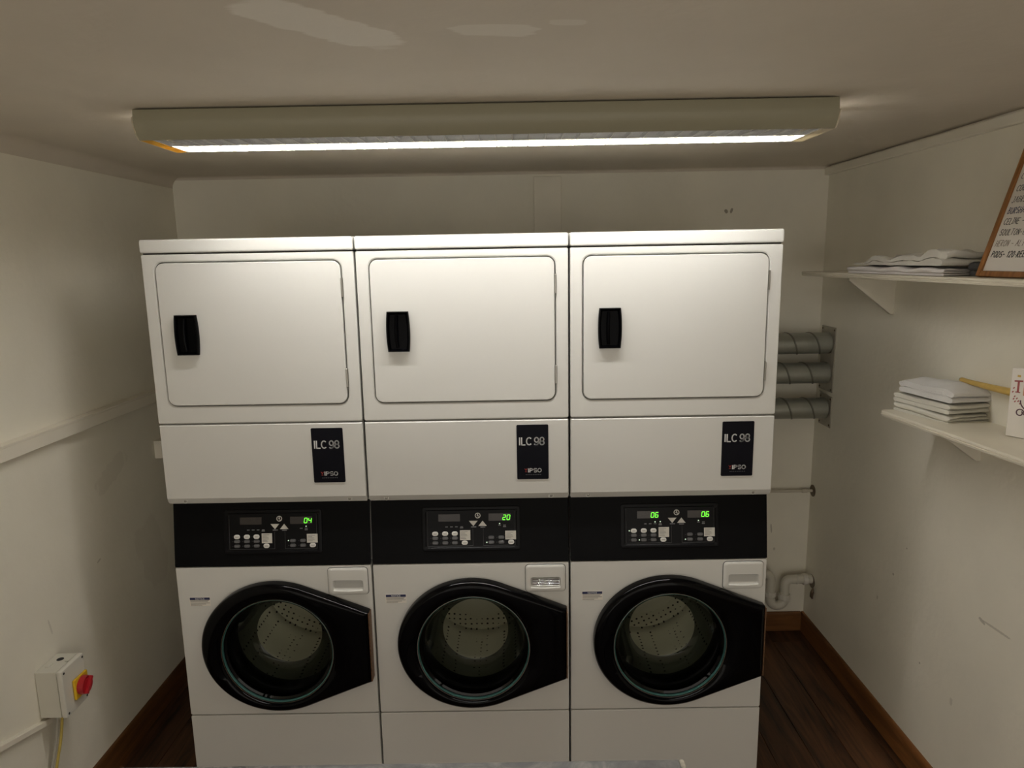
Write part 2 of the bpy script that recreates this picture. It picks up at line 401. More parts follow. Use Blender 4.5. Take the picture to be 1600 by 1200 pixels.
def strokes(mb, pts, r, y):
    for a_, b_ in zip(pts[:-1], pts[1:]):
        dx, dz = b_[0] - a_[0], b_[1] - a_[1]; l = math.hypot(dx, dz) or 1e-6
        nx, nz = -dz / l * r, dx / l * r; ex, ez = dx / l * r * 0.5, dz / l * r * 0.5
        q = [(a_[0] - ex + nx, a_[1] - ez + nz), (a_[0] - ex - nx, a_[1] - ez - nz), (b_[0] + ex - nx, b_[1] + ez - nz), (b_[0] + ex + nx, b_[1] + ez + nz)]
        mb.loft([[(x, y, z) for x, z in q], [(x, y - 0.0004, z) for x, z in q]])
A = lambda cx, cz, rx, rz, a0, a1, n=8: [(cx + rx * math.cos(math.radians(a0 + (a1 - a0) * k / n)), cz + rz * math.sin(math.radians(a0 + (a1 - a0) * k / n))) for k in range(n + 1)]
GL = {
 'A': [[(0, 0), (.3, 1), (.6, 0)], [(.1, .4), (.5, .4)]], 'B': [[(0, 0), (0, 1)], [(0, 1)] + A(.05, .77, .4, .23, 90, -90) + [(0, .54)], [(0, .54)] + A(.05, .27, .48, .27, 90, -90) + [(0, 0)]],
 'C': [A(.35, .5, .35, .5, 50, 310)], 'D': [[(0, 0), (0, 1)], [(0, 1)] + A(.05, .5, .5, .5, 90, -90) + [(0, 0)]], 'E': [[(.5, 1), (0, 1), (0, 0), (.5, 0)], [(0, .52), (.4, .52)]],
 'H': [[(0, 0), (0, 1)], [(.5, 0), (.5, 1)], [(0, .5), (.5, .5)]], 'I': [[(.15, 0), (.15, 1)], [(0, 1), (.3, 1)], [(0, 0), (.3, 0)]], 'J': [[(.1, 1), (.5, 1)], [(.4, 1), (.4, .2)] + A(.2, .2, .2, .2, 0, -180)],
 'L': [[(0, 1), (0, 0), (.45, 0)]], 'N': [[(0, 0), (0, 1), (.5, 0), (.5, 1)]], 'O': [A(.3, .5, .3, .5, 0, 360, 14)], 'P': [[(0, 0), (0, 1)], [(0, 1)] + A(.05, .73, .45, .27, 90, -90) + [(0, .46)]],
 'R': [[(0, 0), (0, 1)], [(0, 1)] + A(.05, .75, .42, .25, 90, -90) + [(0, .5), (.5, 0)]], 'S': [A(.28, .74, .26, .26, 40, 270) + A(.28, .25, .26, .25, 90, -140)], 'T': [[(0, 1), (.6, 1)], [(.3, 1), (.3, 0)]],
 'U': [[(0, 1), (0, .3)] + A(.25, .3, .25, .3, 180, 360) + [(.5, 1)]], 'W': [[(0, 1), (.2, 0), (.38, .7), (.56, 0), (.76, 1)]], '8': [A(.27, .74, .24, .26, 0, 360, 12), A(.27, .26, .27, .26, 0, 360, 12)], '9': [A(.27, .68, .26, .32, 0, 360, 12), A(.27, .5, .26, .5, 0, -75, 6) + A(.2, .12, .19, .12, -60, -170, 4)], 'i': [[(.08, 0), (.08, 1)]], 'Z': [[(0, 1), (.5, 1), (0, 0), (.5, 0)]],
 '0': [A(.25, .5, .25, .5, 0, 360, 12)], '1': [[(.05, .75), (.2, 1), (.2, 0)]], '2': [A(.25, .72, .25, .28, 160, -20) + [(0, 0), (.5, 0)]], '-': [[(0, .45), (.4, .45)]], '.': [[(.1, .35), (.16, .42)]], ' ': []}
def sign(name, txt, h, r, mat, parent, x, y, z, sx=1.0, gap=0.2):
    """bold upright lettering, x is the left end; returns the mesh part"""
    mb = MB()
    for ch in txt:
        mxw = 0.16 if ch == 'i' else 0.1
        for st_ in GL[ch]:
            mxw = max([mxw] + [p[0] for p in st_]) if ch != 'i' else 0.16
            strokes(mb, [(x + px * h * sx, z + pz * h) for px, pz in st_], r, y)
        x += (mxw * sx + gap) * h
    return mb.build(name, mat, parent, smooth=False)

# ------------------------------------------------------------------ room
XL, XR, YB, YF, ZC = -1.40, 1.625, 1.06, -3.7, 2.30
T = 0.10
fl = struct(MB().box(XL - T, XR + T, YF - T, YB + T, -0.12, -0.012).build('floor', m_floor), 'dark brown wooden plank floor')
rng = random.Random(4)
PW = 0.1485
def plank_mesh(length):
    mb = MB().bbox(0.0006, PW - 0.0006, 0.0006, length - 0.0006, -0.014, 0.0, 0.0015, 1)
    o = mb.build('plank', m_plank, fl); return o
proto = {}
ncol = int(math.ceil((XR - XL) / PW))
for i in range(ncol):
    x = XR - 0.046 - (i) * PW
    y = YF - rng.random() * 1.0
    while y < YB:
        a, b = max(y, YF), min(y + 1.22, YB)
        if b - a > 0.02:
            x0 = max(x - PW, XL) if i < ncol - 1 else x - PW
            key = round(b - a, 3)
            if key not in proto:
                o = plank_mesh(b - a); proto[key] = o
            else:
                o = proto[key].copy(); COL.objects.link(o)
            o.location = (x - PW, a, 0)
        y += 1.22
# narrow plank along the right wall
MB().bbox(0, 0.0455, 0, YB - YF, -0.014, 0, 0.0015, 1).build('plank', m_plank, fl, (XR - 0.046, YF, 0))
struct(MB().box(XL - T, XR + T, YF - T, YB + T, ZC, ZC + T).build('ceiling', m_ceil), 'cream painted ceiling with pale patched streaks')
struct(MB().box(XL - T, XL, YF - T, YB + T, 0, ZC).build('wall_left', m_wall_l), 'scuffed cream painted wall on the left')
struct(MB().box(XR, XR + T, YF - T, YB + T, 0, ZC).build('wall_right', m_wall_r), 'scuffed cream painted wall with shelves')
struct(MB().box(XL, XR, YB, YB + T, 0, ZC).build('wall_back', m_wall_b), 'cream painted wall behind the machines')

def skirting(name, fn, l, mat):
    pts = [(0, 0), (0.016, 0), (0.016, 0.088), (0.011, 0.098), (0.004, 0.100), (0, 0.100)]
    mb = MB(); mb.loft([[fn(a, z, 0) for a, z in pts], [fn(a, z, 1) for a, z in pts]])
    return struct(mb.build(name, mat, ang=50), l)
skirting('baseboard_right', lambda a, z, t: (XR - a, YF + t * (YB - YF), z), 'brown wooden baseboard under the right wall', m_skirt)
skirting('baseboard_left', lambda a, z, t: (XL + a, YF + t * (YB - YF), z), 'brown wooden baseboard under the left wall', m_skirt)
skirting('baseboard_back', lambda a, z, t: (XL + 0.016 + t * (XR - XL - 0.032), YB - a, z), 'brown wooden baseboard behind the machines', m_skirt_x)
def cove(name, fn, l, r=0.05):
    pts = [(0, 0)] + [(r - r * math.sin(math.radians(a)), -(r - r * math.cos(math.radians(a)))) for a in range(0, 91, 10)]
    mb = MB(); mb.loft([[fn(a, z, 0) for a, z in pts], [fn(a, z, 1) for a, z in pts]])
    return struct(mb.build(name, m_ceil, ang=50), l)
cove('trim_1', lambda a, z, t: (XL + a, YF + t * (YB - YF), ZC + z), 'soft plaster cove where left wall meets ceiling')
cove('trim_2', lambda a, z, t: (XL + 0.0 + t * (XR - XL), YB - a, ZC + z), 'soft plaster cove where back wall meets ceiling', 0.014)
struct(MB().bbox(0.266, 0.393, YB - 0.012, YB, 0.10, 2.275, 0.002, 1).build('trim_3', m_trim), 'flat vertical batten on the back wall')
struct(MB().bbox(XR - 0.022, XR, YF, YB, 2.258, 2.292, 0.003, 1).build('trim_4', m_trim), 'thin painted strip along the top of the right wall')

# ------------------------------------------------------------------ luminaire
def luminaire():
    LX0, LX1, YC = -0.81, 1.01, -0.262
    t = thing('ceiling_luminaire', 'long cream fluorescent batten light with metal louvre on the ceiling', 'ceiling light', (0, YC, ZC))
    zt, zb = -0.004, -0.077
    outer = [(-0.106, zb), (-0.118, zb + 0.012), (-0.128, zb + 0.030), (-0.131, zb + 0.048), (-0.128, zt - 0.002), (-0.126, zt)]
    inner = [(-0.104, zb), (-0.115, zb + 0.013), (-0.124, zb + 0.030), (-0.126, zb + 0.046), (-0.122, zt - 0.006)]
    prof = outer + [(-y, z) for y, z in outer[::-1]] + [(-y, z) for y, z in inner] + inner[::-1]
    # cross-section swept along X, built as two sides and a roof strip so it stays convex piece by piece
    mb = MB(); n = len(prof)
    vs = [(LX0 + 0.004, y, z) for y, z in prof] + [(LX1 - 0.004, y, z) for y, z in prof]
    mb.add(vs, [(i, (i + 1) % n, n + (i + 1) % n, n + i) for i in range(n)])
    mb.build('housing', m_housing, t)
    for x in (-0.5, 0.1, 0.7):
        MB().box(x - 0.03, x + 0.03, -0.03, 0.03, zt - 0.0005, 0.0).build('mounting_pad', m_dark, t)
    capout = outer + [(-y, z) for y, z in outer[::-1]]
    for x, s, mm, lab in ((LX0, 1, m_cap_y, 'yellowed end cap'), (LX1, -1, m_cap_w, 'white end cap')):
        lim = zt - (0.030 if s < 0 else 0.018)
        cp_ = [(y, min(z, lim)) for y, z in capout]
        cp_ = [p for i, p in enumerate(cp_) if p != cp_[i - 1]]
        mb = MB(); mb.loft([[(x, y, z) for y, z in cp_], [(x + s * 0.003, y, z) for y, z in cp_]])
        a, b = sorted((x + s * 0.0035, x + s * 0.030))
        c = part_label(mb.build('end_cap', m_cap_w, t), lab)
        MB().box(a, b, -0.104, 0.104, zb, zb + 0.003).build('end_cap_lip', mm, c)
    # inner gear tray / reflector
    MB().box(LX0 + 0.05, LX1 - 0.05, -0.110, 0.110, zt - 0.012, zt - 0.008).build('reflector', m_reflect, t)
    # longitudinal rails
    z0, z1 = zb + 0.001, zb + 0.013
    for y0, y1, q in ((-0.104, -0.101, 0), (-0.002, 0.002, 0.046), (0.101, 0.104, 0)):
        MB().box(LX0 + 0.03, LX1 - 0.03, y0, y1, z0, z1 + q).build('louvre_rail', m_louvre, t)
    # cross blades
    nb = 40; me = None
    for i in range(nb):
        x = LX0 + 0.035 + (LX1 - LX0 - 0.07) * i / (nb - 1)
        for ya, yb in ((-0.101, -0.002), (0.002, 0.101)):
            if me is None:
                o = MB().add([(-0.0011, 0, z0), (0.0011, 0, z0), (0.0022, 0, z1), (-0.0022, 0, z1),
                              (-0.0011, 0.099, z0), (0.0011, 0.099, z0), (0.0022, 0.099, z1), (-0.0022, 0.099, z1)],
                             [(0, 1, 2, 3), (4, 5, 6, 7), (0, 1, 5, 4), (1, 2, 6, 5), (2, 3, 7, 6), (3, 0, 4, 7)]).build('louvre_blade', m_louvre, t); me = o
            else:
                o = me.copy(); COL.objects.link(o)
            o.location = (x, ya, 0)
    for y, mm, lab in ((0.052, m_tube, 'lit white fluorescent tube'), (-0.052, m_tube_off, 'unlit white fluorescent tube')):
        zt_ = zb + 0.023
        part_label(MB().tube([(LX0 + 0.045, y, zt_), (LX1 - 0.045, y, zt_)], 0.008, 16).build('tube', mm, t), lab)
        for x in (LX0 + 0.04, LX1 - 0.04):
            MB().bbox(x - 0.006, x + 0.006, y - 0.010, y + 0.010, zt_ - 0.009, zt - 0.012, 0.002, 1).build('lamp_holder', m_plastic_w, t)
luminaire()

# ------------------------------------------------------------------ machines
PITCH, HW = 0.688, 0.341
YW = 0.008      # washer front plane
ZD = 1.093      # dryer base

def dryer(ix, label):
    t = thing('tumble_dryer', label, 'dryer', (ix * PITCH, 0, ZD), 'tumble dryers in the row')
    z = lambda v: v - ZD
    # cabinet with door opening
    hole = rr(-0.3015, 0.3005, z(1.4365), z(1.9115), 0.030)
    out = lambda i: rr(-HW + i, HW - i, z(1.379) + i, z(1.936) - i, 0.006 - i * 0.5)
    step = rr(-0.306, 0.305, z(1.432), z(1.916), 0.034)
    L = [at_y(out(0), 0.70), at_y(out(0), 0.004), at_y(out(0.0012), 0.0012), at_y(out(0.004), 0.0),
         at_y(step, 0.0), at_y(rr(-0.3042, 0.3032, z(1.4338), z(1.9142), 0.0325), 0.0012), at_y(hole, 0.004), at_y(hole, 0.03)]
    MB().loft(L, True, True).build('cabinet', m_enamel, t)
    MB().bbox(-HW + 0.004, HW - 0.004, 0.02, 0.69, z(1.095), z(1.3785), 0.004, 1).build('base_body', m_enamel, t)
    mb = MB(); slab(mb, -HW - 0.001, HW + 0.001, z(1.9395), z(1.983), -0.006, 0.705, 0.007, 0.008)
    mb.build('top_panel', m_enamel, t)
    MB().box(-HW + 0.006, HW - 0.006, 0.006, 0.69, z(1.935), z(1.940)).build('shadow_gap', m_dark, t)
    # door
    mb = MB(); slab(mb, -0.2975, 0.2965, z(1.4408), z(1.9075), -0.003, 0.026, 0.0265, 0.003)
    d = mb.build('door', m_enamel, t)
    # handle: black recessed grip with bowed sides
    hx, hz = -0.2125, z(1.676); hw, hh = 0.0345, 0.0655
    def hl(s, dy, bow=0.004):
        pts = []
        w_, h_ = hw * s[0], hh * s[1]; r = 0.005
        base = rr(-w_, w_, -h_, h_, r, 4)
        for (px, pz) in base: pts.append((hx + px * (1 + bow / hw * (1 - (pz / hh) ** 2)), dy, hz + pz))
        return pts
    def hl_dense(sx_, sz_, dy):
        n = 12; pts = []
        w_, h_ = hw * sx_, hh * sz_
        for k in range(n + 1):
            q = -1 + 2 * k / n; pts.append((hx + w_ + 0.004 * (1 - q * q) , dy, hz + q * h_))
        for k in range(n + 1):
            q = 1 - 2 * k / n; pts.append((hx - w_ - 0.004 * (1 - q * q), dy, hz + q * h_))
        return pts
    mb = MB(); mb.loft([hl_dense(1, 1, -0.003), hl_dense(1, 1, -0.014), hl_dense(0.94, 0.97, -0.018), hl_dense(0.84, 0.92, -0.0165), hl_dense(0.72, 0.85, -0.006)], True, True)
    h = mb.build('handle', m_handle, d)
    part_label(h, 'black recessed pull handle')
    mb = MB(); mb.tube([(hx - 0.004, -0.010, hz - hh * 0.8), (hx - 0.006, -0.015, hz - hh * 0.3), (hx - 0.006, -0.0155, hz + hh * 0.3), (hx - 0.004, -0.010, hz + hh * 0.8)], 0.005, 8)
    mb.build('grip_rib', m_handle, d)
    for zc_ in (1.822, 1.526):
        MB().bbox(0.2965, 0.3025, -0.005, 0.01, z(zc_ - 0.031), z(zc_ + 0.031), 0.0012, 1).build('hinge', m_screw, d)
    # lower access panel with a chamfered foot
    mb = MB()
    def prof(x):
        return [(x, 0.02, z(1.374)), (x, 0.003, z(1.374)), (x, 0.0, z(1.371)), (x, 0.0, z(1.118)), (x, 0.003, z(1.1145)), (x, 0.013, z(1.099)), (x, 0.018, z(1.0945)), (x, 0.02, z(1.0945))]
    loops = []
    for x in (-HW, -HW + 0.003, HW - 0.003, HW):
        q = prof(x)
        if abs(x) == HW: q = [(a, max(b, 0.006), min(max(c, z(1.101)), z(1.372))) for a, b, c in q]
        loops.append(q)
    mb.loft(loops); pnl = mb.build('access_panel', m_enamel, t)
    for x in (-0.281, 0.281):
        sn = MB().lathe_y([(0.0095, 0.012), (0.0085, 0.0065), (0.0055, 0.006), (0.005, 0.010)], x, z(1.1065), 20, True, True).build('screw_boss', m_enamel, pnl)
        MB().lathe_y([(0.004, 0.010), (0.004, 0.0055), (0.0028, 0.0048)], x, z(1.1065), 12, True, True).build('screw', m_screw, pnl)
    # badge
    mb = MB(); slab(mb, 0.1665, 0.273, z(1.168), z(1.357), -0.002, 0.001, 0.004, 0.0008, 3)
    b = mb.build('badge', m_badge, t)
    sign('model_lettering', 'iLC 98', 0.0250, 0.0020, m_letter, b, 0.1745, -0.0021, z(1.288), 1.02, 0.19)
    sign('maker_lettering', 'iPSO', 0.0125, 0.0015, m_letter, b, 0.2035, -0.0021, z(1.193), 1.55, 0.26)
    lg = MB()
    for x0, x1, zz, k in ((0.1925, 0.1965, 1.2055, -1), (0.2005, 0.1965, 1.2055, 1)):
        lg.tube([(x0, -0.0022, z(zz)), (x1, -0.0022, z(1.199))], 0.0009, 5)
    lg.tube([(0.1935, -0.0022, z(1.1945)), (0.1995, -0.0022, z(1.1945))], 0.0008, 5)
    lg.build('maker_mark', m_red_print, b)
    ln = MB()
    for k in range(9): ln.box(0.196 + k * 0.006, 0.199 + k * 0.006, -0.0024, -0.002, z(1.1835), z(1.1848))
    ln.build('small_print', m_grey_print, b)
    return t

SEG = {'0': 'abcdef', '2': 'abged', '4': 'fgbc', '6': 'afgedc'}
def digit(mb, ch, x, y, zb, wd=0.0095, h=0.0165, th=0.0022):
    sl = lambda zz: 0.14 * (zz - zb)
    def bar(xa, za, xb, zb_):
        dx, dz = xb - xa, zb_ - za; L = math.hypot(dx, dz); nx, nz = -dz / L * th / 2, dx / L * th / 2
        mx_, mz_ = dx / L * th * 0.25, dz / L * th * 0.25
        q = [(xa + mx_ + nx, za + mz_ + nz), (xa + mx_ - nx, za + mz_ - nz), (xb - mx_ - nx, zb_ - mz_ - nz), (xb - mx_ + nx, zb_ - mz_ + nz)]
        mb.loft([[(a + sl(b), y, b) for a, b in q], [(a + sl(b), y + 0.0006, b) for a, b in q]])
    m = zb + h / 2; tp = zb + h; r = x + wd
    S = {'a': (x, tp, r, tp), 'b': (r, m, r, tp), 'c': (r, zb, r, m), 'd': (x, zb, r, zb), 'e': (x, zb, x, m), 'f': (x, m, x, tp), 'g': (x, m, r, m)}
    for s in SEG[ch]: bar(*S[s])

def washer(ix, label, left_digits, right_digits, lit, rot):
    t = thing('washing_machine', label, 'washing machine', (ix * PITCH, 0, 0), 'front loading washing machines in the row')
    CX, CZ, R = 0.004, 0.560, 0.205
    N = 28
    # front cabinet with round opening: same point count for outline and circle
    def outl(i):
        return rr(-HW + i, HW - i, 0.2965 + i, 0.864 - i, 0.006, 15)
    ref = outl(0)
    circ = []
    for (x, z) in ref:
        a = math.atan2(z - CZ, x - CX); circ.append((CX + R * math.cos(a), CZ + R * math.sin(a)))
    # spread the circle points evenly so corners do not bunch up
    n = len(ref)
    a_first = math.atan2(ref[0][1] - CZ, ref[0][0] - CX)
    # densify straight sides by resampling the outline evenly by angle
    def ray_rr(i, a):
        pts = outl(i); best = None
        d = (math.cos(a), math.sin(a))
        for k in range(n):
            p, q = pts[k], pts[(k + 1) % n]
            ex, ez = q[0] - p[0], q[1] - p[1]
            den = d[0] * ez - d[1] * ex
            if abs(den) < 1e-12: continue
            s_ = ((p[0] - CX) * ez - (p[1] - CZ) * ex) / den
            u = ((p[0] - CX) * d[1] - (p[1] - CZ) * d[0]) / den
            if s_ > 0 and -1e-6 <= u <= 1 + 1e-6: best = s_ if best is None else max(best, s_)
        return (CX + d[0] * best, CZ + d[1] * best)
    angs = sorted(set([round(2 * math.pi * k / 72, 5) for k in range(72)] + [round(math.atan2(z - CZ, x - CX) % (2 * math.pi), 5) for x, z in ref[::3]]))
    O = lambda i: [ray_rr(i, a) for a in angs]
    Cc = lambda r: [(CX + r * math.cos(a), CZ + r * math.sin(a)) for a in angs]
    L = [at_y(O(0), 0.68), at_y(O(0), YW + 0.004), at_y(O(0.0012), YW + 0.0012), at_y(O(0.004), YW), at_y(Cc(R + 0.006), YW), at_y(Cc(R), YW + 0.004), at_y(Cc(R), YW + 0.05)]
    MB().loft(L, False, False).build('cabinet', m_enamel, t)
    MB().box(-HW + 0.002, HW - 0.002, 0.676, 0.69, 0.02, 1.088).build('back_panel', m_enamel, t)
    MB().box(-HW + 0.001, HW - 0.001, 0.05, 0.676, 0.866, 1.093).build('upper_body', m_enamel, t)
    MB().box(-HW + 0.001, HW - 0.001, 0.05, 0.676, 0.02, 0.2955).build('base_body', m_enamel, t)
    for x in (-0.29, 0.29):
        for y in (0.09, 0.62):
            MB().tube([(x, y, 0.0), (x, y, 0.008), (x, y, 0.021)], [0.022, 0.022, 0.010], 12).build('foot', m_rubber, t)
    mb = MB(); slab(mb, -HW, HW, 0.010, 0.2935, YW, 0.05, 0.006, 0.004); mb.build('kick_panel', m_enamel, t)
    # tilted control panel
    tilt = math.atan2(0.033, 0.223); ca = math.cos(tilt)
    mb = MB(); slab(mb, -HW, HW, 0.0, (1.0915 - 0.8665) / ca, 0.0, 0.006, 0.004, 0.002, 3)
    cp = mb.build('control_panel', m_black, t, (0, 0.007, 0.8665), (-tilt, 0, 0))
    part_label(cp, 'black sloping control panel')
    S = lambda v: (v - 0.8665) / ca
    mb = MB()
    L = [at_y(rr(-0.166, 0.174, S(0.909), S(1.061), 0.010), 0.001), at_y(rr(-0.166, 0.174, S(0.909), S(1.061), 0.010), -0.003),
         at_y(rr(-0.163, 0.171, S(0.912), S(1.058), 0.008), -0.004), at_y(rr(-0.155, 0.163, S(0.919), S(1.051), 0.007), -0.004), at_y(rr(-0.152, 0.160, S(0.922), S(1.048), 0.006), -0.0015)]
    mb.loft(L); mb.build('control_fascia', m_fascia, cp)
    yf = -0.0018
    def quad(mb, x0, x1, z0, z1, th=0.0006): mb.box(x0, x1, yf - th, yf, S(z0), S(z1))
    def fline(mb, pts):
        for a, b in zip(pts[:-1], pts[1:]): mb.tube([(a[0], yf, S(a[1])), (b[0], yf, S(b[1]))], 0.0005, 4)
    mb = MB(); fline(mb, [(-0.147, 1.044), (-0.147, 0.926), (0.010, 0.926), (0.010, 0.985)]); fline(mb, [(0.046, 0.985), (0.046, 0.926), (0.156, 0.926), (0.156, 1.044)])
    mb.build('panel_outline', m_dim_print, cp)
    for x0, x1, dg in ((-0.109, -0.034, left_digits), (0.065, 0.141, right_digits)):
        mb = MB(); quad(mb, x0, x1, 1.011, 1.036); dd = mb.build('display', m_dark_disp, cp)
        if dg:
            mb = MB(); 
            for k, ch in enumerate(dg): digit(mb, ch, x1 - 0.0275 + k * 0.0145, yf - 0.0015, S(1.0145))
            part_label(mb.build('display_digits', m_green, cp), 'glowing green digits ' + dg)
    # round mark, arrows
    mb = MB(); mb.lathe_y([(0.0098, yf), (0.0098, yf - 0.0008), (0.0072, yf - 0.0008), (0.0072, yf)], 0.0275, S(1.030), 24)
    mb.box(0.0245, 0.0305, yf - 0.0008, yf, S(1.0285), S(1.0315)); mb.box(0.026, 0.029, yf - 0.0008, yf, S(1.028), S(1.0365)); mb.box(0.0285, 0.0335, yf - 0.0008, yf, S(1.0235), S(1.0265))
    mb.build('round_mark', m_button, cp)
    for tri in (((-0.003, 1.012), (0.027, 1.012), (0.012, 0.994)), ((0.0295, 0.994), (0.0585, 0.994), (0.044, 1.012))):
        mb = MB(); mb.loft([[(x, yf, S(z)) for x, z in tri], [(x, yf - 0.0012, S(z)) for x, z in tri]]); mb.build('arrow_button', m_button, cp)
    mb = MB(); quad(mb, 0.004, 0.022, 0.9895, 0.9925); quad(mb, 0.036, 0.053, 0.9885, 0.9915)
    for x in (-0.081, -0.064, -0.047, -0.029): quad(mb, x - 0.0045, x + 0.0045, 0.991, 0.9935)
    quad(mb, -0.0345, -0.0235, 0.987, 0.9895)
    for x, zz in ((0.103, 0.996), (0.120, 0.996)): quad(mb, x - 0.0045, x + 0.0045, zz - 0.002, zz + 0.001)
    quad(mb, 0.115, 0.125, 0.989, 0.992); quad(mb, 0.150, 0.158, 0.9155, 0.9168)
    mb.build('panel_legends', m_grey_print, cp)
    def oval(x, zc_, w_, h_, mat, nm):
        mb = MB(); L = []
        for ins, dy in ((0, 0), (0, -0.0012), (0.0012, -0.0022)):
            L.append(at_y(rr(x - w_ + ins, x + w_ - ins, S(zc_) - h_ + ins, S(zc_) + h_ - ins, h_ - ins - 0.0002, 5), yf + dy))
        mb.loft(L); return mb.build(nm, mat, cp)
    leg = MB(); legw = MB()
    def legend(mb, x, zc_, w_):
        for dz in (-0.0016, 0.0016): mb.box(x - w_, x + w_, yf - 0.0028, yf - 0.0022, S(zc_) + dz - 0.0006, S(zc_) + dz + 0.0006)
    for x in (-0.121, -0.0865, -0.053):
        oval(x, 0.969, 0.0105, 0.0075, m_button, 'button'); legw.box(x - 0.005, x + 0.005, yf - 0.0027, yf - 0.0022, S(0.9685), S(0.9697))
        for zz in (0.953, 0.937):
            oval(x, zz, 0.0105, 0.0058, m_dim_print, 'button'); legend(leg, x, zz, 0.0075)
    for x in (0.073, 0.108):
        for zz in (0.9535, 0.937): oval(x, zz, 0.0105, 0.0058, m_dim_print, 'button'); legend(leg, x, zz, 0.0075)
    for x in (-0.019, 0.142):
        oval(x, 0.937, 0.0105, 0.0075, m_button, 'button'); legw.box(x - 0.006, x + 0.006, yf - 0.0027, yf - 0.0022, S(0.9363), S(0.9378))
    leg.build('button_legends', m_grey_print, cp); legw.build('button_print', m_inkgrey, cp)
    for x0, x1, z0, z1 in ((-0.035, 0.001, 0.946, 0.980), (0.122, 0.159, 0.946, 0.976)):
        mb = MB(); quad(mb, x0, x1, z0, z1, 0.0008); nt_ = mb.build('instruction_sticker', m_notep, cp)
        ln = MB()
        for k, wd in enumerate((0.8, 0.5, 0.7, 0.75, 0.55, 0.6)):
            zz = z1 - 0.005 - k * 0.0047
            if zz > z0 + 0.002: ln.box(x0 + 0.003, x0 + 0.003 + (x1 - x0 - 0.006) * wd, yf - 0.0012, yf - 0.0008, S(zz) - 0.0006, S(zz) + 0.0006)
        ln.build('sticker_print', m_inkgrey, cp)
    dots = {'a': (-0.1365, 0.969), 'b': (-0.102, 0.937), 'c': (0.0575, 0.937), 'd': (-0.047, 0.9985), 'e': (-0.029, 0.999), 'f': (0.103, 1.001), 'g': (0.120, 1.0025), 'h': (0.0575, 0.954)}
    allp = [(x - 0.0155, z) for x in (-0.121, -0.0865, -0.053, 0.073, 0.108) for z in (0.969, 0.953, 0.937) if not (x > 0 and z > 0.96)]
    mb = MB()
    for x, z in allp: mb.box(x - 0.0008, x + 0.0008, yf - 0.0006, yf, S(z) - 0.0008, S(z) + 0.0008)
    mb.build('indicator_dots', m_dim_print, cp)
    for k in lit:
        x, z = dots[k]; MB().lathe_y([(0.0021, yf), (0.0021, yf - 0.001), (0.0012, yf - 0.0016)], x, S(z), 10, True, True).build('indicator_lamp', m_led, cp)
    # detergent drawer
    mb = MB()
    L = [at_y(rr(0.190, 0.328, 0.757, 0.856, 0.012), YW + 0.002), at_y(rr(0.190, 0.328, 0.757, 0.856, 0.012), YW - 0.004), at_y(rr(0.193, 0.325, 0.760, 0.853, 0.011), YW - 0.007),
         at_y(rr(0.199, 0.319, 0.766, 0.847, 0.009), YW - 0.008), at_y(rr(0.207, 0.312, 0.770, 0.812, 0.008), YW - 0.008), at_y(rr(0.2085, 0.3105, 0.776, 0.8113, 0.007), YW - 0.004), at_y(rr(0.210, 0.309, 0.781, 0.811, 0.006), YW - 0.0006)]
    mb.loft(L); dr = mb.build('detergent_drawer', m_enamel, t)
    mb = MB(); mb.loft([at_y(rr(0.1880, 0.3300, 0.7550, 0.8580, 0.014), YW + 0.001), at_y(rr(0.1880, 0.3300, 0.7550, 0.8580, 0.014), YW - 0.0005), at_y(rr(0.1898, 0.3282, 0.7568, 0.8562, 0.0122), YW - 0.0005)], False, False); mb.build('drawer_shadow_line', m_dark, dr)  # dark ring laid on the front as the drawer's shadow line
    MB().tube([(0.208, YW - 0.008, 0.7735), (0.26, YW - 0.0105, 0.772), (0.311, YW - 0.008, 0.7735)], 0.0035, 8).build('finger_lip', m_lip, dr)
    MB().bbox(0.2105, 0.3085, YW - 0.0016, YW - 0.0008, 0.7815, 0.8105, 0.0003, 1).build('recess_shade_plate', m_recess, dr)  # grey plate whose tone stands in for shade inside the recess
    if ix == 0:
        mb = MB(); L = []
        for k in range(9):
            x = 0.2135 + 0.094 * k / 8; c = 0.0012 * math.sin(k * 2.1)
            fr_ = []
            for q in range(5):
                zq = 0.7815 + q * 0.0058
                fr_ += [(x, YW - 0.0072, zq + c * 0.3), (x, YW - 0.0022, zq + 0.0040 + c)]
            L.append(fr_ + [(x, YW - 0.0018, 0.8100), (x, YW - 0.0018, 0.7812)])
        mb.loft(L); part_label(mb.build('bright_insert', m_chrome, dr), 'shiny silver insert')
    # notice sticker
    mb = MB(); mb.box(-0.302, -0.229, YW - 0.0006, YW + 0.0002, 0.721, 0.7535); ns = mb.build('notice_sticker', m_card, t)
    MB().box(-0.3005, -0.2305, YW - 0.0009, YW - 0.0006, 0.7435, 0.7525).build('notice_band', m_inkblue, ns)
    text('notice_lettering', 'NOTICE', 0.0085, m_letter, ns, -0.2655, YW - 0.0011, 0.745, 'CENTER', 0, 1.05)
    ln = MB()
    for k, wd in enumerate((0.95, 0.9, 1.0, 0.8, 0.6)):
        zz = 0.7405 - k * 0.0042; ln.box(-0.2995, -0.2995 + 0.068 * wd, YW - 0.0009, YW - 0.0006, zz - 0.0007, zz + 0.0007)
    ln.build('notice_print', m_inkgrey, ns)
    # ---- door: black surround, tear-drop outline
    E0, EX, EZ = (0.0, 0.571), 0.263, 0.2415
    FL = [(0.331, 0.703), (0.331, 0.440)]
    raw = [(E0[0] + EX * math.cos(2 * math.pi * k / 180), E0[1] + EZ * math.sin(2 * math.pi * k / 180)) for k in range(180)] + FL
    raw = sorted(set(raw))
    def cross(o, a, b): return (a[0] - o[0]) * (b[1] - o[1]) - (a[1] - o[1]) * (b[0] - o[0])
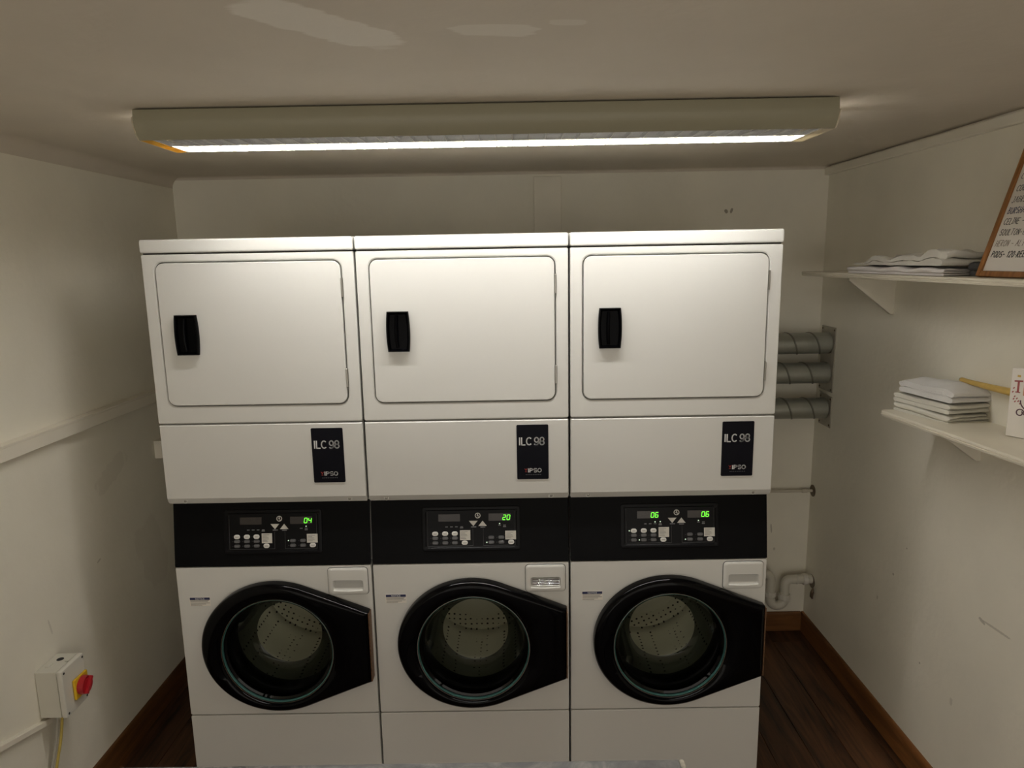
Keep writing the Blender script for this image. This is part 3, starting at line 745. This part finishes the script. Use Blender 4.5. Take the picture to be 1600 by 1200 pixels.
    lo = []
    for p in raw:
        while len(lo) > 1 and cross(lo[-2], lo[-1], p) <= 0: lo.pop()
        lo.append(p)
    up = []
    for p in reversed(raw):
        while len(up) > 1 and cross(up[-2], up[-1], p) <= 0: up.pop()
        up.append(p)
    hull = lo[:-1] + up[:-1]
    G0, GR = (0.004, 0.560), 0.198
    angs2 = sorted([2 * math.pi * k / 120 for k in range(120)] + [math.atan2(p[1] - G0[1], p[0] - G0[0]) % (2 * math.pi) for p in FL])
    def hray(a):
        d = (math.cos(a), math.sin(a)); best = 0
        for k in range(len(hull)):
            p, q = hull[k], hull[(k + 1) % len(hull)]
            ex, ez = q[0] - p[0], q[1] - p[1]; den = d[0] * ez - d[1] * ex
            if abs(den) < 1e-12: continue
            s_ = ((p[0] - G0[0]) * ez - (p[1] - G0[1]) * ex) / den; u = ((p[0] - G0[0]) * d[1] - (p[1] - G0[1]) * d[0]) / den
            if s_ > 0 and -1e-6 <= u <= 1 + 1e-6: best = max(best, s_)
        return best
    hr = [hray(a) for a in angs2]
    def dl(inset, frac, y):
        out = []
        for a, h in zip(angs2, hr):
            r = (h - inset) * (1 - frac) + GR * frac
            out.append((G0[0] + r * math.cos(a), y, G0[1] + r * math.sin(a)))
        return out
    L = [dl(0.003, 0, YW - 0.001), dl(0, 0, YW - 0.004), dl(0, 0, -0.020), dl(0.003, 0, -0.027), dl(0.009, 0, -0.033), dl(0.016, 0, -0.036),
         dl(0.016, 0.5, -0.037), dl(0.016, 0.75, -0.035), dl(0.016, 0.9, -0.030), dl(0.016, 1.0, -0.022)]
    L += [[(G0[0] + (GR - 0.002) * math.cos(a), 0.028, G0[1] + (GR - 0.002) * math.sin(a)) for a in angs2]]
    mb = MB(); mb.loft(L, False, False)
    door = part_label(mb.build('door', m_gloss, t, ang=40), 'glossy black tear-drop door surround')
    MB().lathe_y([(0.1975, -0.0205), (0.1965, -0.0235), (0.194, -0.0245), (0.1915, -0.0225), (0.1915, -0.016), (0.1965, -0.014), (0.1975, -0.0205)], G0[0], G0[1], 96).build('glass_rim', m_tealglass, door)
    MB().lathe_y([(0.1985, -0.0250), (0.1975, -0.0272), (0.196, -0.0272), (0.1952, -0.025), (0.1985, -0.0250)], G0[0], G0[1], 96).build('chrome_ring', m_chrome, door)
    MB().lathe_y([(0.1955, -0.012), (0.190, -0.014), (0.182, -0.011), (0.174, 0.004), (0.166, 0.035), (0.156, 0.068), (0.145, 0.092), (0.134, 0.104), (0.120, 0.111)], G0[0], G0[1], 72).build('glass_bowl', m_glass, door)
    MB().lathe_y([(0.1195, 0.1112), (0.112, 0.1145), (0.06, 0.118), (0.0001, 0.119)], G0[0], G0[1], 72).build('bowl_base', m_glass_c, door)
    # finger grip on the left of the surround
    mb = MB(); L = []
    for k in range(13):
        a = math.radians(166 + 42 * k / 12); s_ = math.sin(math.pi * k / 12) ** 0.5
        r1, r2 = 0.205, 0.205 + 0.026 * s_ + 0.001
        L.append([(G0[0] + r * math.cos(a), y, G0[1] + r * math.sin(a)) for r, y in ((r1, -0.033), (r1, -0.0385), (r2, -0.0415), (r2 + 0.002, -0.036))])
    mb.loft(L); mb.build('finger_grip', m_gloss, door)
    MB().bbox(0.3295, 0.3335, -0.031, YW - 0.0015, 0.444, 0.700, 0.0008, 1).build('hinge', m_hinge, door)
    # ---- gasket and drum behind the glass
    MB().lathe_y([(0.2045, YW + 0.012), (0.203, 0.032), (0.196, 0.036), (0.184, 0.05), (0.180, 0.075), (0.186, 0.098), (0.205, 0.106), (0.250, 0.110)], CX, CZ, 72).build('gasket', m_rubber, t)
    dz = CZ + 0.004
    prof_ = [(0.250, 0.112), (0.256, 0.13), (0.257, 0.30), (0.257, 0.50), (0.240, 0.530), (0.17, 0.520), (0.165, 0.512), (0.09, 0.508), (0.085, 0.500), (0.0001, 0.496)]
    dm = MB().lathe_y(prof_, 0, 0, 72).build('drum', m_drum, t, (CX, 0, dz), (0, rot, 0))
    part_label(dm, 'perforated steel drum behind the glass')
    for k in range(3):
        a = math.radians(90 + 120 * k); ux, uz = math.cos(a), math.sin(a); px, pz = -uz, ux
        mb = MB(); L = []
        for y, hgt in ((0.15, 0.01), (0.19, 0.055), (0.44, 0.055), (0.50, 0.01)):
            L.append([(ux * r + px * w_, y, uz * r + pz * w_) for r, w_ in ((0.257, -0.045), (0.257 - hgt, -0.014), (0.257 - hgt - 0.004, 0), (0.257 - hgt, 0.014), (0.257, 0.045))])
        mb.loft(L); mb.build('lifter', m_steel, dm)
    return t

washer(-1, 'left washing machine, its panel showing one green 04', None, '04', 'gh', math.radians(25))
washer(0, 'middle washing machine, its panel showing one green 20', None, '20', 'fc', math.radians(0))
washer(1, 'right washing machine, its panel showing green 06 twice', '06', '06', 'abcdef', math.radians(-30))
dryer(-1, 'white tumble dryer stacked on the left washing machine')
dryer(0, 'white tumble dryer stacked on the middle washing machine')
dryer(1, 'white tumble dryer stacked on the right washing machine, nearest the ducts')

# ------------------------------------------------------------------ ducts and pipes
def arc(c, r, a0, a1, n, ax='xz'):
    out = []
    for k in range(n + 1):
        a = math.radians(a0 + (a1 - a0) * k / n)
        d = {'xz': (math.cos(a) * r, 0, math.sin(a) * r), 'xy': (math.cos(a) * r, math.sin(a) * r, 0)}[ax]
        out.append((c[0] + d[0], c[1] + d[1], c[2] + d[2]))
    return out
DY = 0.945
def duct(x0, zc, label, ph):
    t = thing('exhaust_duct', label, 'duct', (XR, DY, zc), 'dryer exhaust ducts')
    R = 0.049
    L = XR - 0.003 - x0
    # elbow to the dryer back, then straight to the wall
    er = 0.09
    path = [(-L - er, -er - 0.14, 0)] + [(-L + er * (-math.cos(math.radians(a))), -er + er * math.sin(math.radians(a)), 0) for a in range(0, 91, 10)] + [(-L * 0.5, 0, 0), (-0.0085, 0, 0)]
    MB().tube(path, R, 28).build('pipe', m_galv, t)
    # spiral lock seam
    pts = []; pitch_ = 0.105; tot = min(L, 0.75); ns = int(tot / pitch_ * 24)
    for k in range(ns + 1):
        x = -0.013 - tot * k / ns; a = -2 * math.pi * (tot * k / ns) / pitch_ + ph
        pts.append((x, (R + 0.0002) * math.cos(a), (R + 0.0002) * math.sin(a)))
    sm = MB(); loops = []
    for k, p in enumerate(pts):
        x, y, z = p; s = 1.055
        loops.append([(x - 0.0045, y, z), (x - 0.003, y * s, z * s), (x + 0.003, y * s, z * s), (x + 0.0045, y, z)])
    sm.loft(loops, True, True); sm.build('spiral_seam', m_seam, t)
    return t
duct(0.86, 1.497, 'top spiral steel duct running into the right wall', 0.4)
duct(0.10, 1.358, 'middle spiral steel duct running into the right wall', 1.9)
duct(-0.58, 1.190, 'bottom spiral steel duct running into the right wall', 0.9)
def flange(z0, z1, y0, y1, label, bent):
    t = thing('duct_plate', label, 'wall plate', (XR, (y0 + y1) / 2, z0), 'steel plates around the ducts')
    h = z1 - z0; w_ = (y1 - y0) / 2
    MB().bbox(-0.004, 0.0, -w_, w_, 0, h, 0.001, 1).build('plate', m_flange, t)
    for y, z in ((-w_ + 0.012, 0.012), (w_ - 0.012, 0.012), (-w_ + 0.012, h - 0.012), (w_ - 0.012, h - 0.012)):
        MB().tube([(-0.004, y, z), (-0.006, y, z), (-0.0075, y, z)], [0.0045, 0.0045, 0.002], 10).build('screw', m_brass, t)
    if bent:
        MB().add([(-0.004, -w_ + 0.02, h), (-0.004, w_ - 0.02, h), (-0.022, w_ - 0.035, h + 0.018), (-0.018, -w_ + 0.03, h + 0.014),
                  (-0.0055, -w_ + 0.02, h), (-0.0055, w_ - 0.02, h), (-0.0235, w_ - 0.035, h + 0.017), (-0.0195, -w_ + 0.03, h + 0.013)],
                 [(0, 1, 2, 3), (4, 5, 6, 7), (0, 1, 5, 4), (1, 2, 6, 5), (2, 3, 7, 6), (3, 0, 4, 7)]).build('bent_tab', m_flange, t)
flange(1.272, 1.572, 0.885, 1.03, 'tall grey steel plate around the two upper ducts', False)
flange(1.105, 1.252, 0.885, 1.01, 'grey steel plate with bent top edge around the bottom duct', True)

t = thing('water_pipe', 'thin painted horizontal pipe low on the back wall', 'pipe', (XR, 1.03, 0.755))
MB().tube([(-1.2, 0, 0.0), (-0.6, 0, 0), (-0.002, 0, 0)], 0.0075, 12).build('pipe', m_paintpipe, t)
MB().tube([(0, 0, 0), (-0.003, 0, 0), (-0.004, 0, 0)], [0.029, 0.029, 0.024], 24).build('wall_rose', m_brass, t)
MB().tube([(-0.055, 0, 0), (-0.053, 0, 0), (-0.030, 0, 0), (-0.028, 0, 0)], [0.008, 0.0105, 0.0105, 0.008], 12).build('coupling', m_paintpipe, t)

# waste trap
t = thing('waste_trap', 'white plastic drain trap bending into the right wall', 'pipe', (XR, 0.985, 0.312))
R = 0.0225
XA, XB = -0.132, -0.203
seg = [(-0.002, 0, 0), (-0.05, 0, 0), (XA + 0.030, 0, 0)] + [(XA + 0.030 - 0.030 * math.sin(math.radians(a)), 0, -0.030 + 0.030 * math.cos(math.radians(a))) for a in range(15, 91, 15)] + [(XA, 0, -0.06), (XA, 0, -0.095)]
MB().tube(seg, R, 20).build('outlet_pipe', m_pvc, t)
rb_ = (XA - XB) / 2
ub = [(XA, 0, -0.090)] + [((XA + XB) / 2 + rb_ * math.cos(math.radians(a)), 0, -0.102 - rb_ * math.sin(math.radians(a))) for a in range(0, 181, 12)] + [(XB, 0, -0.075)]
MB().tube(ub, 0.0235, 20).build('u_bend', m_pvc, t)
inn = [(XB, 0, -0.08), (XB, 0, 0.0)] + [(XB - 0.03 * (1 - math.cos(math.radians(a))), 0, 0.0 + 0.03 * math.sin(math.radians(a))) for a in range(15, 91, 15)] + [(XB - 0.14, 0, 0.03)]
MB().tube(inn, R, 20).build('inlet_pipe', m_pvc, t)
def nut(p0, p1, r, nm='coupling_nut'):
    p0, p1 = Vector(p0), Vector(p1); d = p1 - p0
    mb = MB(); mb.tube([p0, p0 + d * 0.12, p0 + d * 0.88, p1], [r * 0.93, r, r, r * 0.93], 12); return mb.build(nm, m_pvc_cap, t, ang=25)
nut((XA, 0, -0.076), (XA, 0, -0.104), 0.0295)
nut((XB, 0, -0.062), (XB, 0, -0.088), 0.0285)
nut((-0.022, 0, 0), (-0.046, 0, 0), 0.0285)
nut((-0.074, 0, 0), (-0.078, 0, 0), 0.0245)
MB().tube([(0.001, -0.004, -0.01), (-0.002, -0.004, -0.01)], [0.034, 0.034], 20).build('wall_hole', m_brass, t)
hb = MB(); hb.tube([(-0.004, -0.03, -0.035), (-0.010, -0.036, -0.055), (-0.012, -0.034, -0.075), (-0.005, -0.03, -0.09)], [0.004, 0.009, 0.008, 0.003], 8)
hb.build('broken_plaster_edge', m_brass, t)

# ------------------------------------------------------------------ left wall fittings
def trunking(name, label, y0, y1, z0, z1, d, drop=0.0):
    t = thing(name, label, 'trunking', (XL, y0, z0))
    L = y1 - y0; h = z1 - z0
    def sec(y, dz): return [(0, y, dz), (d - 0.002, y, dz), (d, y, dz + 0.002), (d, y, dz + h - 0.010), (d - 0.002, y, dz + h - 0.008), (0, y, dz + h - 0.008)]
    MB().loft([sec(0, 0), sec(L, drop)]).build('channel', m_trunk, t)
    def lid(y, dz): return [(0, y, dz + h - 0.0075), (d + 0.001, y, dz + h - 0.0075), (d + 0.001, y, dz + h - 0.002), (d - 0.002, y, dz + h), (0, y, dz + h)]
    MB().loft([lid(0, 0), lid(L, drop)]).build('cover', m_trunk, t)
    return t
trunking('cable_trunking', 'long cream cable trunking across the left wall', YF + 0.01, YB - 0.002, 1.327, 1.378, 0.03)
trunking('cable_trunking', 'short trunking stub showing beside the left dryer', 0.655, 1.02, 1.078, 1.155, 0.032)
t = thing('mini_trunking', 'slim cream conduit rising to the underside of the isolator', 'trunking', (XL, -0.42, 0.49))
def sec(y, dz): return [(0, y, dz - 0.010), (0.016, y, dz - 0.010), (0.018, y, dz - 0.008), (0.018, y, dz + 0.008), (0.016, y, dz + 0.010), (0, y, dz + 0.010)]
MB().loft([sec(-0.45, 0.134), sec(0.224, -0.062)]).build('channel', m_trunk, t)

t = thing('isolator_switch', 'grey wall isolator box with red and yellow rotary switch', 'switch', (XL, -0.165, 0.454))
MB().bbox(0, 0.070, -0.058, 0.058, 0, 0.163, 0.004, 2).build('box', m_iso, t)
lidb = MB().bbox(0.0705, 0.090, -0.0595, 0.0595, -0.0015, 0.1645, 0.006, 2).build('cover', m_iso_lid, t)
MB().tube([(0.036, 0.020, 0.1625), (0.036, 0.020, 0.1634)], 0.011, 20).build('knockout_hole', m_dark, t)
MB().bbox(0.016, 0.030, -0.030, -0.004, 0.161, 0.1655, 0.0015, 1).build('moulded_tab', m_iso, t)
for y, z in ((-0.049, 0.153), (0.049, 0.153), (-0.049, 0.011), (0.049, 0.011)):
    MB().tube([(0.0895, y, z), (0.0905, y, z)], 0.0042, 10).build('cover_screw', m_dark, lidb)
MB().bbox(0.060, 0.074, 0.004, 0.014, 0.1635, 0.1668, 0.001, 1).build('latch', m_iso, lidb)
yp = MB().bbox(0.0905, 0.100, -0.018, 0.052, 0.036, 0.106, 0.003, 2).build('yellow_plate', m_yellow, t)
for y, z in ((-0.009, 0.071), (0.043, 0.071)):
    MB().tube([(0.0995, y, z), (0.1008, y, z)], 0.0042, 10).build('plate_hole', m_brass, yp)
kc = (0.017, 0.071)
kb = MB(); kb.tube([(0.100, kc[0], kc[1]), (0.106, kc[0], kc[1]), (0.118, kc[0], kc[1]), (0.119, kc[0], kc[1]), (0.112, kc[0], kc[1])], [0.031, 0.031, 0.029, 0.026, 0.024], 28)
kn = kb.build('rotary_knob', m_red, t)
a = math.radians(52)
gr = MB().bbox(0.106, 0.128, -0.029, 0.029, -0.0065, 0.0065, 0.003, 2).build('knob_grip', m_red, kn)
gr.location = (0, kc[0], kc[1]); gr.rotation_euler = (a, 0, 0)

def cable(label, pts, r, mat):
    o0 = Vector(pts[0]); mb = MB()
    P = [Vector(p) - o0 for p in pts]; out = []
    for i in range(len(P) - 1):
        p0, p1, p2, p3 = P[max(i - 1, 0)], P[i], P[i + 1], P[min(i + 2, len(P) - 1)]
        for k in range(6):
            u = k / 6; out.append(0.5 * ((2 * p1) + (-p0 + p2) * u + (2 * p0 - 5 * p1 + 4 * p2 - p3) * u * u + (-p0 + 3 * p1 - 3 * p2 + p3) * u ** 3))
    out.append(P[-1]); mb.tube(out, r, 10)
    return tag(mb.build('cable', mat, None, o0), label, 'cable', 'cables hanging under the isolator')
cable('yellow cable hanging down the wall from the isolator box', [(XL + 0.040, -0.172, 0.456), (XL + 0.034, -0.190, 0.36), (XL + 0.024, -0.222, 0.25), (XL + 0.022, -0.245, 0.12), (XL + 0.022, -0.25, 0.10)], 0.0045, m_cable_y)
cable('grey cable beside the yellow one under the isolator box', [(XL + 0.030, -0.180, 0.456), (XL + 0.024, -0.197, 0.36), (XL + 0.014, -0.230, 0.25), (XL + 0.010, -0.252, 0.12), (XL + 0.012, -0.256, 0.10)], 0.0045, m_cable_g)

# ------------------------------------------------------------------ shelves on the right wall
def shelf(name, label, x0, ya, yb, ztop, th, rise, brackets, round_end):
    t = thing(name, label, 'shelf', (XR, ya, ztop), 'painted wall shelves')
    L = yb - ya; d = XR - x0
    # plan outline (x from -d to 0, y towards the viewer is negative)
    prof = [(0.0, 0), (0.0025, -0.0015), (0.004, -th * 0.36), (0.0015, -th * 0.42), (0.0015, -th * 0.55), (0.004, -th * 0.62), (0.0025, -th + 0.0015), (0.0, -th)]
    mb = MB(); loops = []
    for (o, z) in prof:
        pl = []
        r = round_end
        pl += [(0, yb - ya), (0, 0)]
        for k in range(7):
            a = math.radians(90 * k / 6)
            pl.append((-d + r - (r + o) * math.sin(a), -r * 0 - r + (r + o) * math.cos(a)))
        pl.append((-d - o, yb - ya))
        loops.append([(x, y, z + rise * (y / L)) for x, y in pl])
    mb.loft(loops); mb.build('board', m_shelf, t, ang=30)
    for (by, fx, hh) in brackets:
        y = by - ya; zz = -th + rise * (y / L) - 0.0005
        pts = [(0, zz), (-(XR - fx), zz), (-(XR - fx), zz - 0.010), (-0.012, zz - hh), (0, zz - hh)]
        mb = MB(); mb.prism(pts, lambda p, q: (p[0], q, p[1]), y - 0.009, y + 0.009); mb.build('bracket', m_bracket, t)
    return t
shelf('wall_shelf', 'upper cream wall shelf holding folded sheets and a board', 1.432, 0.85, -1.25, 1.8285, 0.018, 0.0, [(0.43, 1.447, 0.140), (-0.55, 1.447, 0.14)], 0.03)
shelf('wall_shelf', 'lower cream wall shelf holding white towels and a card', 1.410, 0.055, -1.25, 1.376, 0.019, 0.040, [(-0.139, 1.475, 0.112), (-0.95, 1.475, 0.112)], 0.012)

def folded(name, mat, label, group, cx, cy, z0, wx, ly, layers, th, seed, rotz=0.0, puff=0.0, tilt=0.0, sag=None, rough=1.0, droop=0.0):
    """cloth folded over and over: a thick ribbon in the XZ plane, folds facing -X, swept along Y"""
    rng = random.Random(seed)
    path = []; r = th * 0.5
    nseg = 10
    for l in range(layers):
        z = th * (l + 0.5); sgn = 1 if l % 2 == 0 else -1
        xs = [(-wx / 2 + wx * k / nseg) * sgn for k in range(nseg + 1)]
        jit = rng.uniform(-0.006, 0.006)
        for x in xs: path.append((x + (jit if abs(x) > wx * 0.45 else 0), z))
        if l < layers - 1:
            for a in (30, 60, 90, 120, 150):
                aa = math.radians(a); path.append((sgn * (wx / 2 + r * 0.9 * math.sin(aa)) + jit, z + r - r * math.cos(aa)))
    hw = th * 0.47
    top, bot = [], []
    for i, p in enumerate(path):
        a = path[max(i - 1, 0)]; b = path[min(i + 1, len(path) - 1)]
        dx, dz = b[0] - a[0], b[1] - a[1]; l = math.hypot(dx, dz) or 1
        nx, nz = -dz / l, dx / l
        top.append((p[0] + nx * hw, p[1] + nz * hw)); bot.append((p[0] - nx * hw, p[1] - nz * hw))
    ring = top + bot[::-1]
    H = th * layers
    loops = []; m = 26
    ends = [(0.010, 0.15), (0.0085, 0.5), (0.005, 0.8)]
    rows = [(-ly / 2 - o_, e_) for o_, e_ in ends] + [(-ly / 2 + ly * k / m, 1.0) for k in range(m + 1)] + [(ly / 2 + o_, e_) for o_, e_ in ends[::-1]]
    for y, endf in rows:
        q = min(max((y + ly / 2) / ly, 0), 1)
        lp = []
        for i, (x, z) in enumerate(ring):
            c = path[i] if i < len(path) else path[len(ring) - 1 - i]
            x = c[0] + (x - c[0]) * endf; zz = c[1] + (z - c[1]) * endf
            f = zz / H; lay = math.floor(min(c[1] / th, layers - 0.01))
            ends_in = 0.006 * mnoise.noise(Vector((lay * 3.3 + seed, x * 9, 1.7)))
            yy = y + ends_in * (2 * q - 1) * 1.6
            n1 = mnoise.noise(Vector((x * 16 + seed, yy * 11, 0.4))); n2 = mnoise.noise(Vector((x * 34 + seed * 3, yy * 26, 2.0)))
            n3 = mnoise.noise(Vector((x * 8 + seed * 2, yy * 13, lay * 0.8)))
            bulge = puff * f * (1 - (2 * x / wx) ** 2 * 0.8) * (1 - (2 * q - 1) ** 2 * 0.7)
            zz = zz + f * rough * (n1 * 0.010 + n2 * 0.004) + bulge + min(f, 1 - f * 0.5) * n3 * th * 0.25 * rough
            zz -= f * droop * (max(0, abs(2 * q - 1) - 0.75) * 4) ** 2
            if sag: zz += f * sag(x, y)
            x2 = x + rough * 0.006 * mnoise.noise(Vector((lay * 2.3 + seed, yy * 9, 3.1)))
            lp.append((x2, yy, max(zz, 0.0004)))
        loops.append(lp)
    mb = MB(); mb.loft(loops, True, True)
    o = mb.build(name, mat, None, (cx, cy, z0), (0, tilt, rotz), ang=70)
    return tag(o, label, {'towel': 'towel'}.get(name.split('_')[-1], 'cloth'), group)

# lower shelf: stack of towels
zl = lambda y: 1.376 + 0.040 * ((0.055 - y) / 1.305) + 0.0012
g = 'towels on the lower shelf'
tl = -math.atan2(0.0, 1)
o1 = folded('folded_towel', m_towel2, 'thin cream towel at the bottom of the shelf stack', g, 1.538, -0.060, zl(0.05), 0.135, 0.22, 3, 0.0095, 3, 0.17, 0.0, 0.0, None, 0.6)
o2 = folded('folded_towel', m_towel2, 'middle white towel in the lower shelf stack', g, 1.533, -0.058, zl(0.05) + 0.0325, 0.140, 0.225, 2, 0.0145, 5, 0.19, 0.0, 0.0, None, 0.6)
o3 = folded('folded_towel', m_towel, 'thick fluffy white towel on top of the lower shelf stack', g, 1.538, -0.066, zl(0.05) + 0.0665, 0.128, 0.215, 2, 0.021, 9, 0.17, 0.010, 0.0, None, 0.8, 0.008)
# wooden rod
st = thing('wooden_handle', 'yellow varnished wooden handle lying behind the card', 'stick', (1.592, -0.07, 1.4985))
sm = MB(); sm.tube([(0.0, 0.0, 0.0), (0.0, -0.002, 0.0), (0, -0.05, -0.001), (0, -0.15, 0.0), (0.006, -0.26, 0.001), (0.010, -0.33, 0.001)], [0.004, 0.0075, 0.008, 0.010, 0.012, 0.012], 14)
sm.build('rod', m_stick, st)
MB().tube([(0, 0.0, 0.0), (0, 0.004, 0.0), (0, 0.0055, 0.0)], [0.0055, 0.0055, 0.003], 12).build('metal_tip', m_screw, st)

# card
cd = thing('greeting_card', 'white greeting card with a red T on the lower shelf', 'card', (1.539, -0.366, zl(-0.37) + 0.001))
cd.rotation_euler = (0, 0, math.atan2(-0.88, 0.47))
W_, H_ = 0.15, 0.192
cf = MB().bbox(0, W_, 0, 0.003, 0, H_, 0.0008, 1).build('front_leaf', m_card, cd)
bk = MB().bbox(0.0, W_, 0, 0.003, 0, H_, 0.0008, 1).build('rear_leaf', m_card, cd, (0.0, 0.004, 0), (0, 0, 0.16))
mb = MB(); strokes(mb, [(0.010, 0.156), (0.029, 0.158)], 0.0022, 0); strokes(mb, [(0.0195, 0.157), (0.0195, 0.126)], 0.0026, 0); strokes(mb, [(0.014, 0.126), (0.025, 0.126)], 0.0014, 0)
mb.build('letter_t', m_cardred, cf)
mb = MB(); strokes(mb, [(0.036, 0.156), (0.036, 0.120)], 0.003, 0); strokes(mb, [(0.058, 0.156), (0.058, 0.120)], 0.003, 0); strokes(mb, [(0.036, 0.138), (0.058, 0.138)], 0.002, 0)
mb.build('letter_h', m_cardor, cf)
mb = MB()
strokes(mb, [(0.030 + 0.011 * math.cos(math.radians(a)) * (1 - (a + 20) / 900), 0.070 + 0.011 * math.sin(math.radians(a)) * (1 - (a + 20) / 900)) for a in range(-20, 420, 20)], 0.0016, 0)
strokes(mb, [(0.0285 + 0.028 * (1 - math.cos(math.radians(a))), 0.104 - 0.026 * math.sin(math.radians(a))) for a in range(0, 100, 10)], 0.0016, 0)
mb.build('swirl', m_cardpurple, cf)
mb = MB(); rg = random.Random(2)
for (x, z) in ((0.010, 0.105), (0.014, 0.098), (0.018, 0.107), (0.022, 0.100), (0.012, 0.112), (0.006, 0.124), (0.027, 0.094), (0.008, 0.135)):
    strokes(mb, [(x, z), (x + 0.002, z + 0.003)], 0.0014, 0)
mb.build('sprig', m_cardred, cf)
mb = MB(); strokes(mb, [(0.0165, 0.171), (0.0215, 0.171)], 0.003, 0); mb.build('gold_dot', m_stick, cf)

# upper shelf: folded sheets
ZU = 1.8297
g = 'sheets on the upper shelf'
folded('folded_sheet', m_sheet, 'folded white sheet lying flat at the bottom on the upper shelf', g, 1.530, 0.145, ZU, 0.155, 0.56, 3, 0.0080, 11, 0.03, 0.0, 0.0, None, 0.8)
folded('folded_sheet', m_sheet2, 'rumpled white sheet on top of another on the upper shelf', g, 1.532, 0.135, ZU + 0.0300, 0.150, 0.57, 2, 0.0075, 17, -0.02, 0.008, 0.0, lambda x, y: 0.022 * max(0.0, min(1.0, (0.10 - y) / 0.3)), 2.0)
folded('dark_cloth', m_darkcloth, 'dark grey cloth tucked behind the leaning board', None, 1.572, -0.215, ZU, 0.075, 0.10, 3, 0.014, 23, 0.1, 0.0)

# leaning board with handwriting
lean = math.atan(0.29)
Xl = Vector((0, -1, 0)); Zl = Vector((math.sin(lean), 0, math.cos(lean))); Yl = Zl.cross(Xl)
bd = thing('notice_board', 'wood framed whiteboard with handwritten list leaning on the upper shelf', 'whiteboard')
bd.matrix_world = Matrix(((Xl.x, Yl.x, Zl.x, 1.489), (Xl.y, Yl.y, Zl.y, -0.25), (Xl.z, Yl.z, Zl.z, 1.8312), (0, 0, 0, 1)))
BW, BH, FR = 0.60, 0.42, 0.016
MB().box(FR * 0.6, BW - FR * 0.6, 0.003, 0.008, FR * 0.6, BH - FR * 0.6).build('white_panel', m_white, bd)
for nm, (x0, x1, z0, z1) in (('l', (0, FR, 0, BH)), ('r', (BW - FR, BW, 0, BH)), ('b', (FR + 0.0003, BW - FR - 0.0003, 0, FR)), ('t', (FR + 0.0003, BW - FR - 0.0003, BH - FR, BH))):
    MB().bbox(x0, x1, -0.004, 0.011, z0, z1, 0.002, 1).build('frame_rail', m_boardwood, bd)
def handwrite(s, u, v, h, mat, r):
    mb = MB(); x = u; rg = random.Random(s)
    for ch in s:
        gl = GL[ch]; mxw = 0.3; jz = rg.uniform(-0.05, 0.05)
        for st_ in gl:
            pts = [(x + (px * 0.82 + pz * 0.18) * h, v + (pz + jz) * h) for px, pz in st_]
            mxw = max([mxw] + [p[0] for p in st_]); strokes(mb, pts, r, 0.003)
        x += (mxw * 0.82 + 0.24) * h
    return mb.build('handwriting', mat, bd)
LINES = [(0.276, 'COURT', m_ink, .00075), (0.242, 'COULSON', m_ink, .0008), (0.210, 'JABRIN - 12', m_ink, .00065), (0.179, 'BURSHAW', m_inkblue, .0009), (0.149, 'CELINE - BAC', m_ink, .0008),
         (0.118, 'SOULTON-12', m_ink, .0008), (0.087, 'HERON - ALTO', m_inkred, .0008), (0.056, 'PODS- 120.REEL', m_ink, .0012)]
for v, s_, mm, r_ in LINES: handwrite(s_, 0.027, v, 0.0165, mm, r_)

# ------------------------------------------------------------------ table at the bottom edge of the view
t = thing('folding_table', 'grey marbled table top at the bottom edge of the photo', 'table', (0, -1.017, 0))
MB().bbox(-0.95, 0.482, -0.62, 0.0, 0.872, 0.9, 0.002, 1).build('table_top', m_table, t)
MB().bbox(0.4823, 0.492, -0.62, 0.0, 0.872, 0.9005, 0.002, 1).build('edge_strip', m_edge, t)
for x in (-0.88, 0.42):
    for y in (-0.56, -0.06):
        MB().tube([(x, y, 0.0), (x, y, 0.02), (x, y, 0.8715)], [0.016, 0.014, 0.014], 12).build('leg', m_legm, t)
    MB().tube([(x, -0.56, 0.2), (x, -0.06, 0.2)], 0.010, 10).build('stretcher', m_legm, t)

# fine print too small to pick apart
for o in bpy.data.objects:
    if o.type == 'MESH' and o.name.split('.')[0] in ('panel_legends', 'button_legends', 'button_print', 'sticker_print', 'notice_print', 'indicator_dots', 'small_print', 'sprig'):
        o['kind'] = 'stuff'
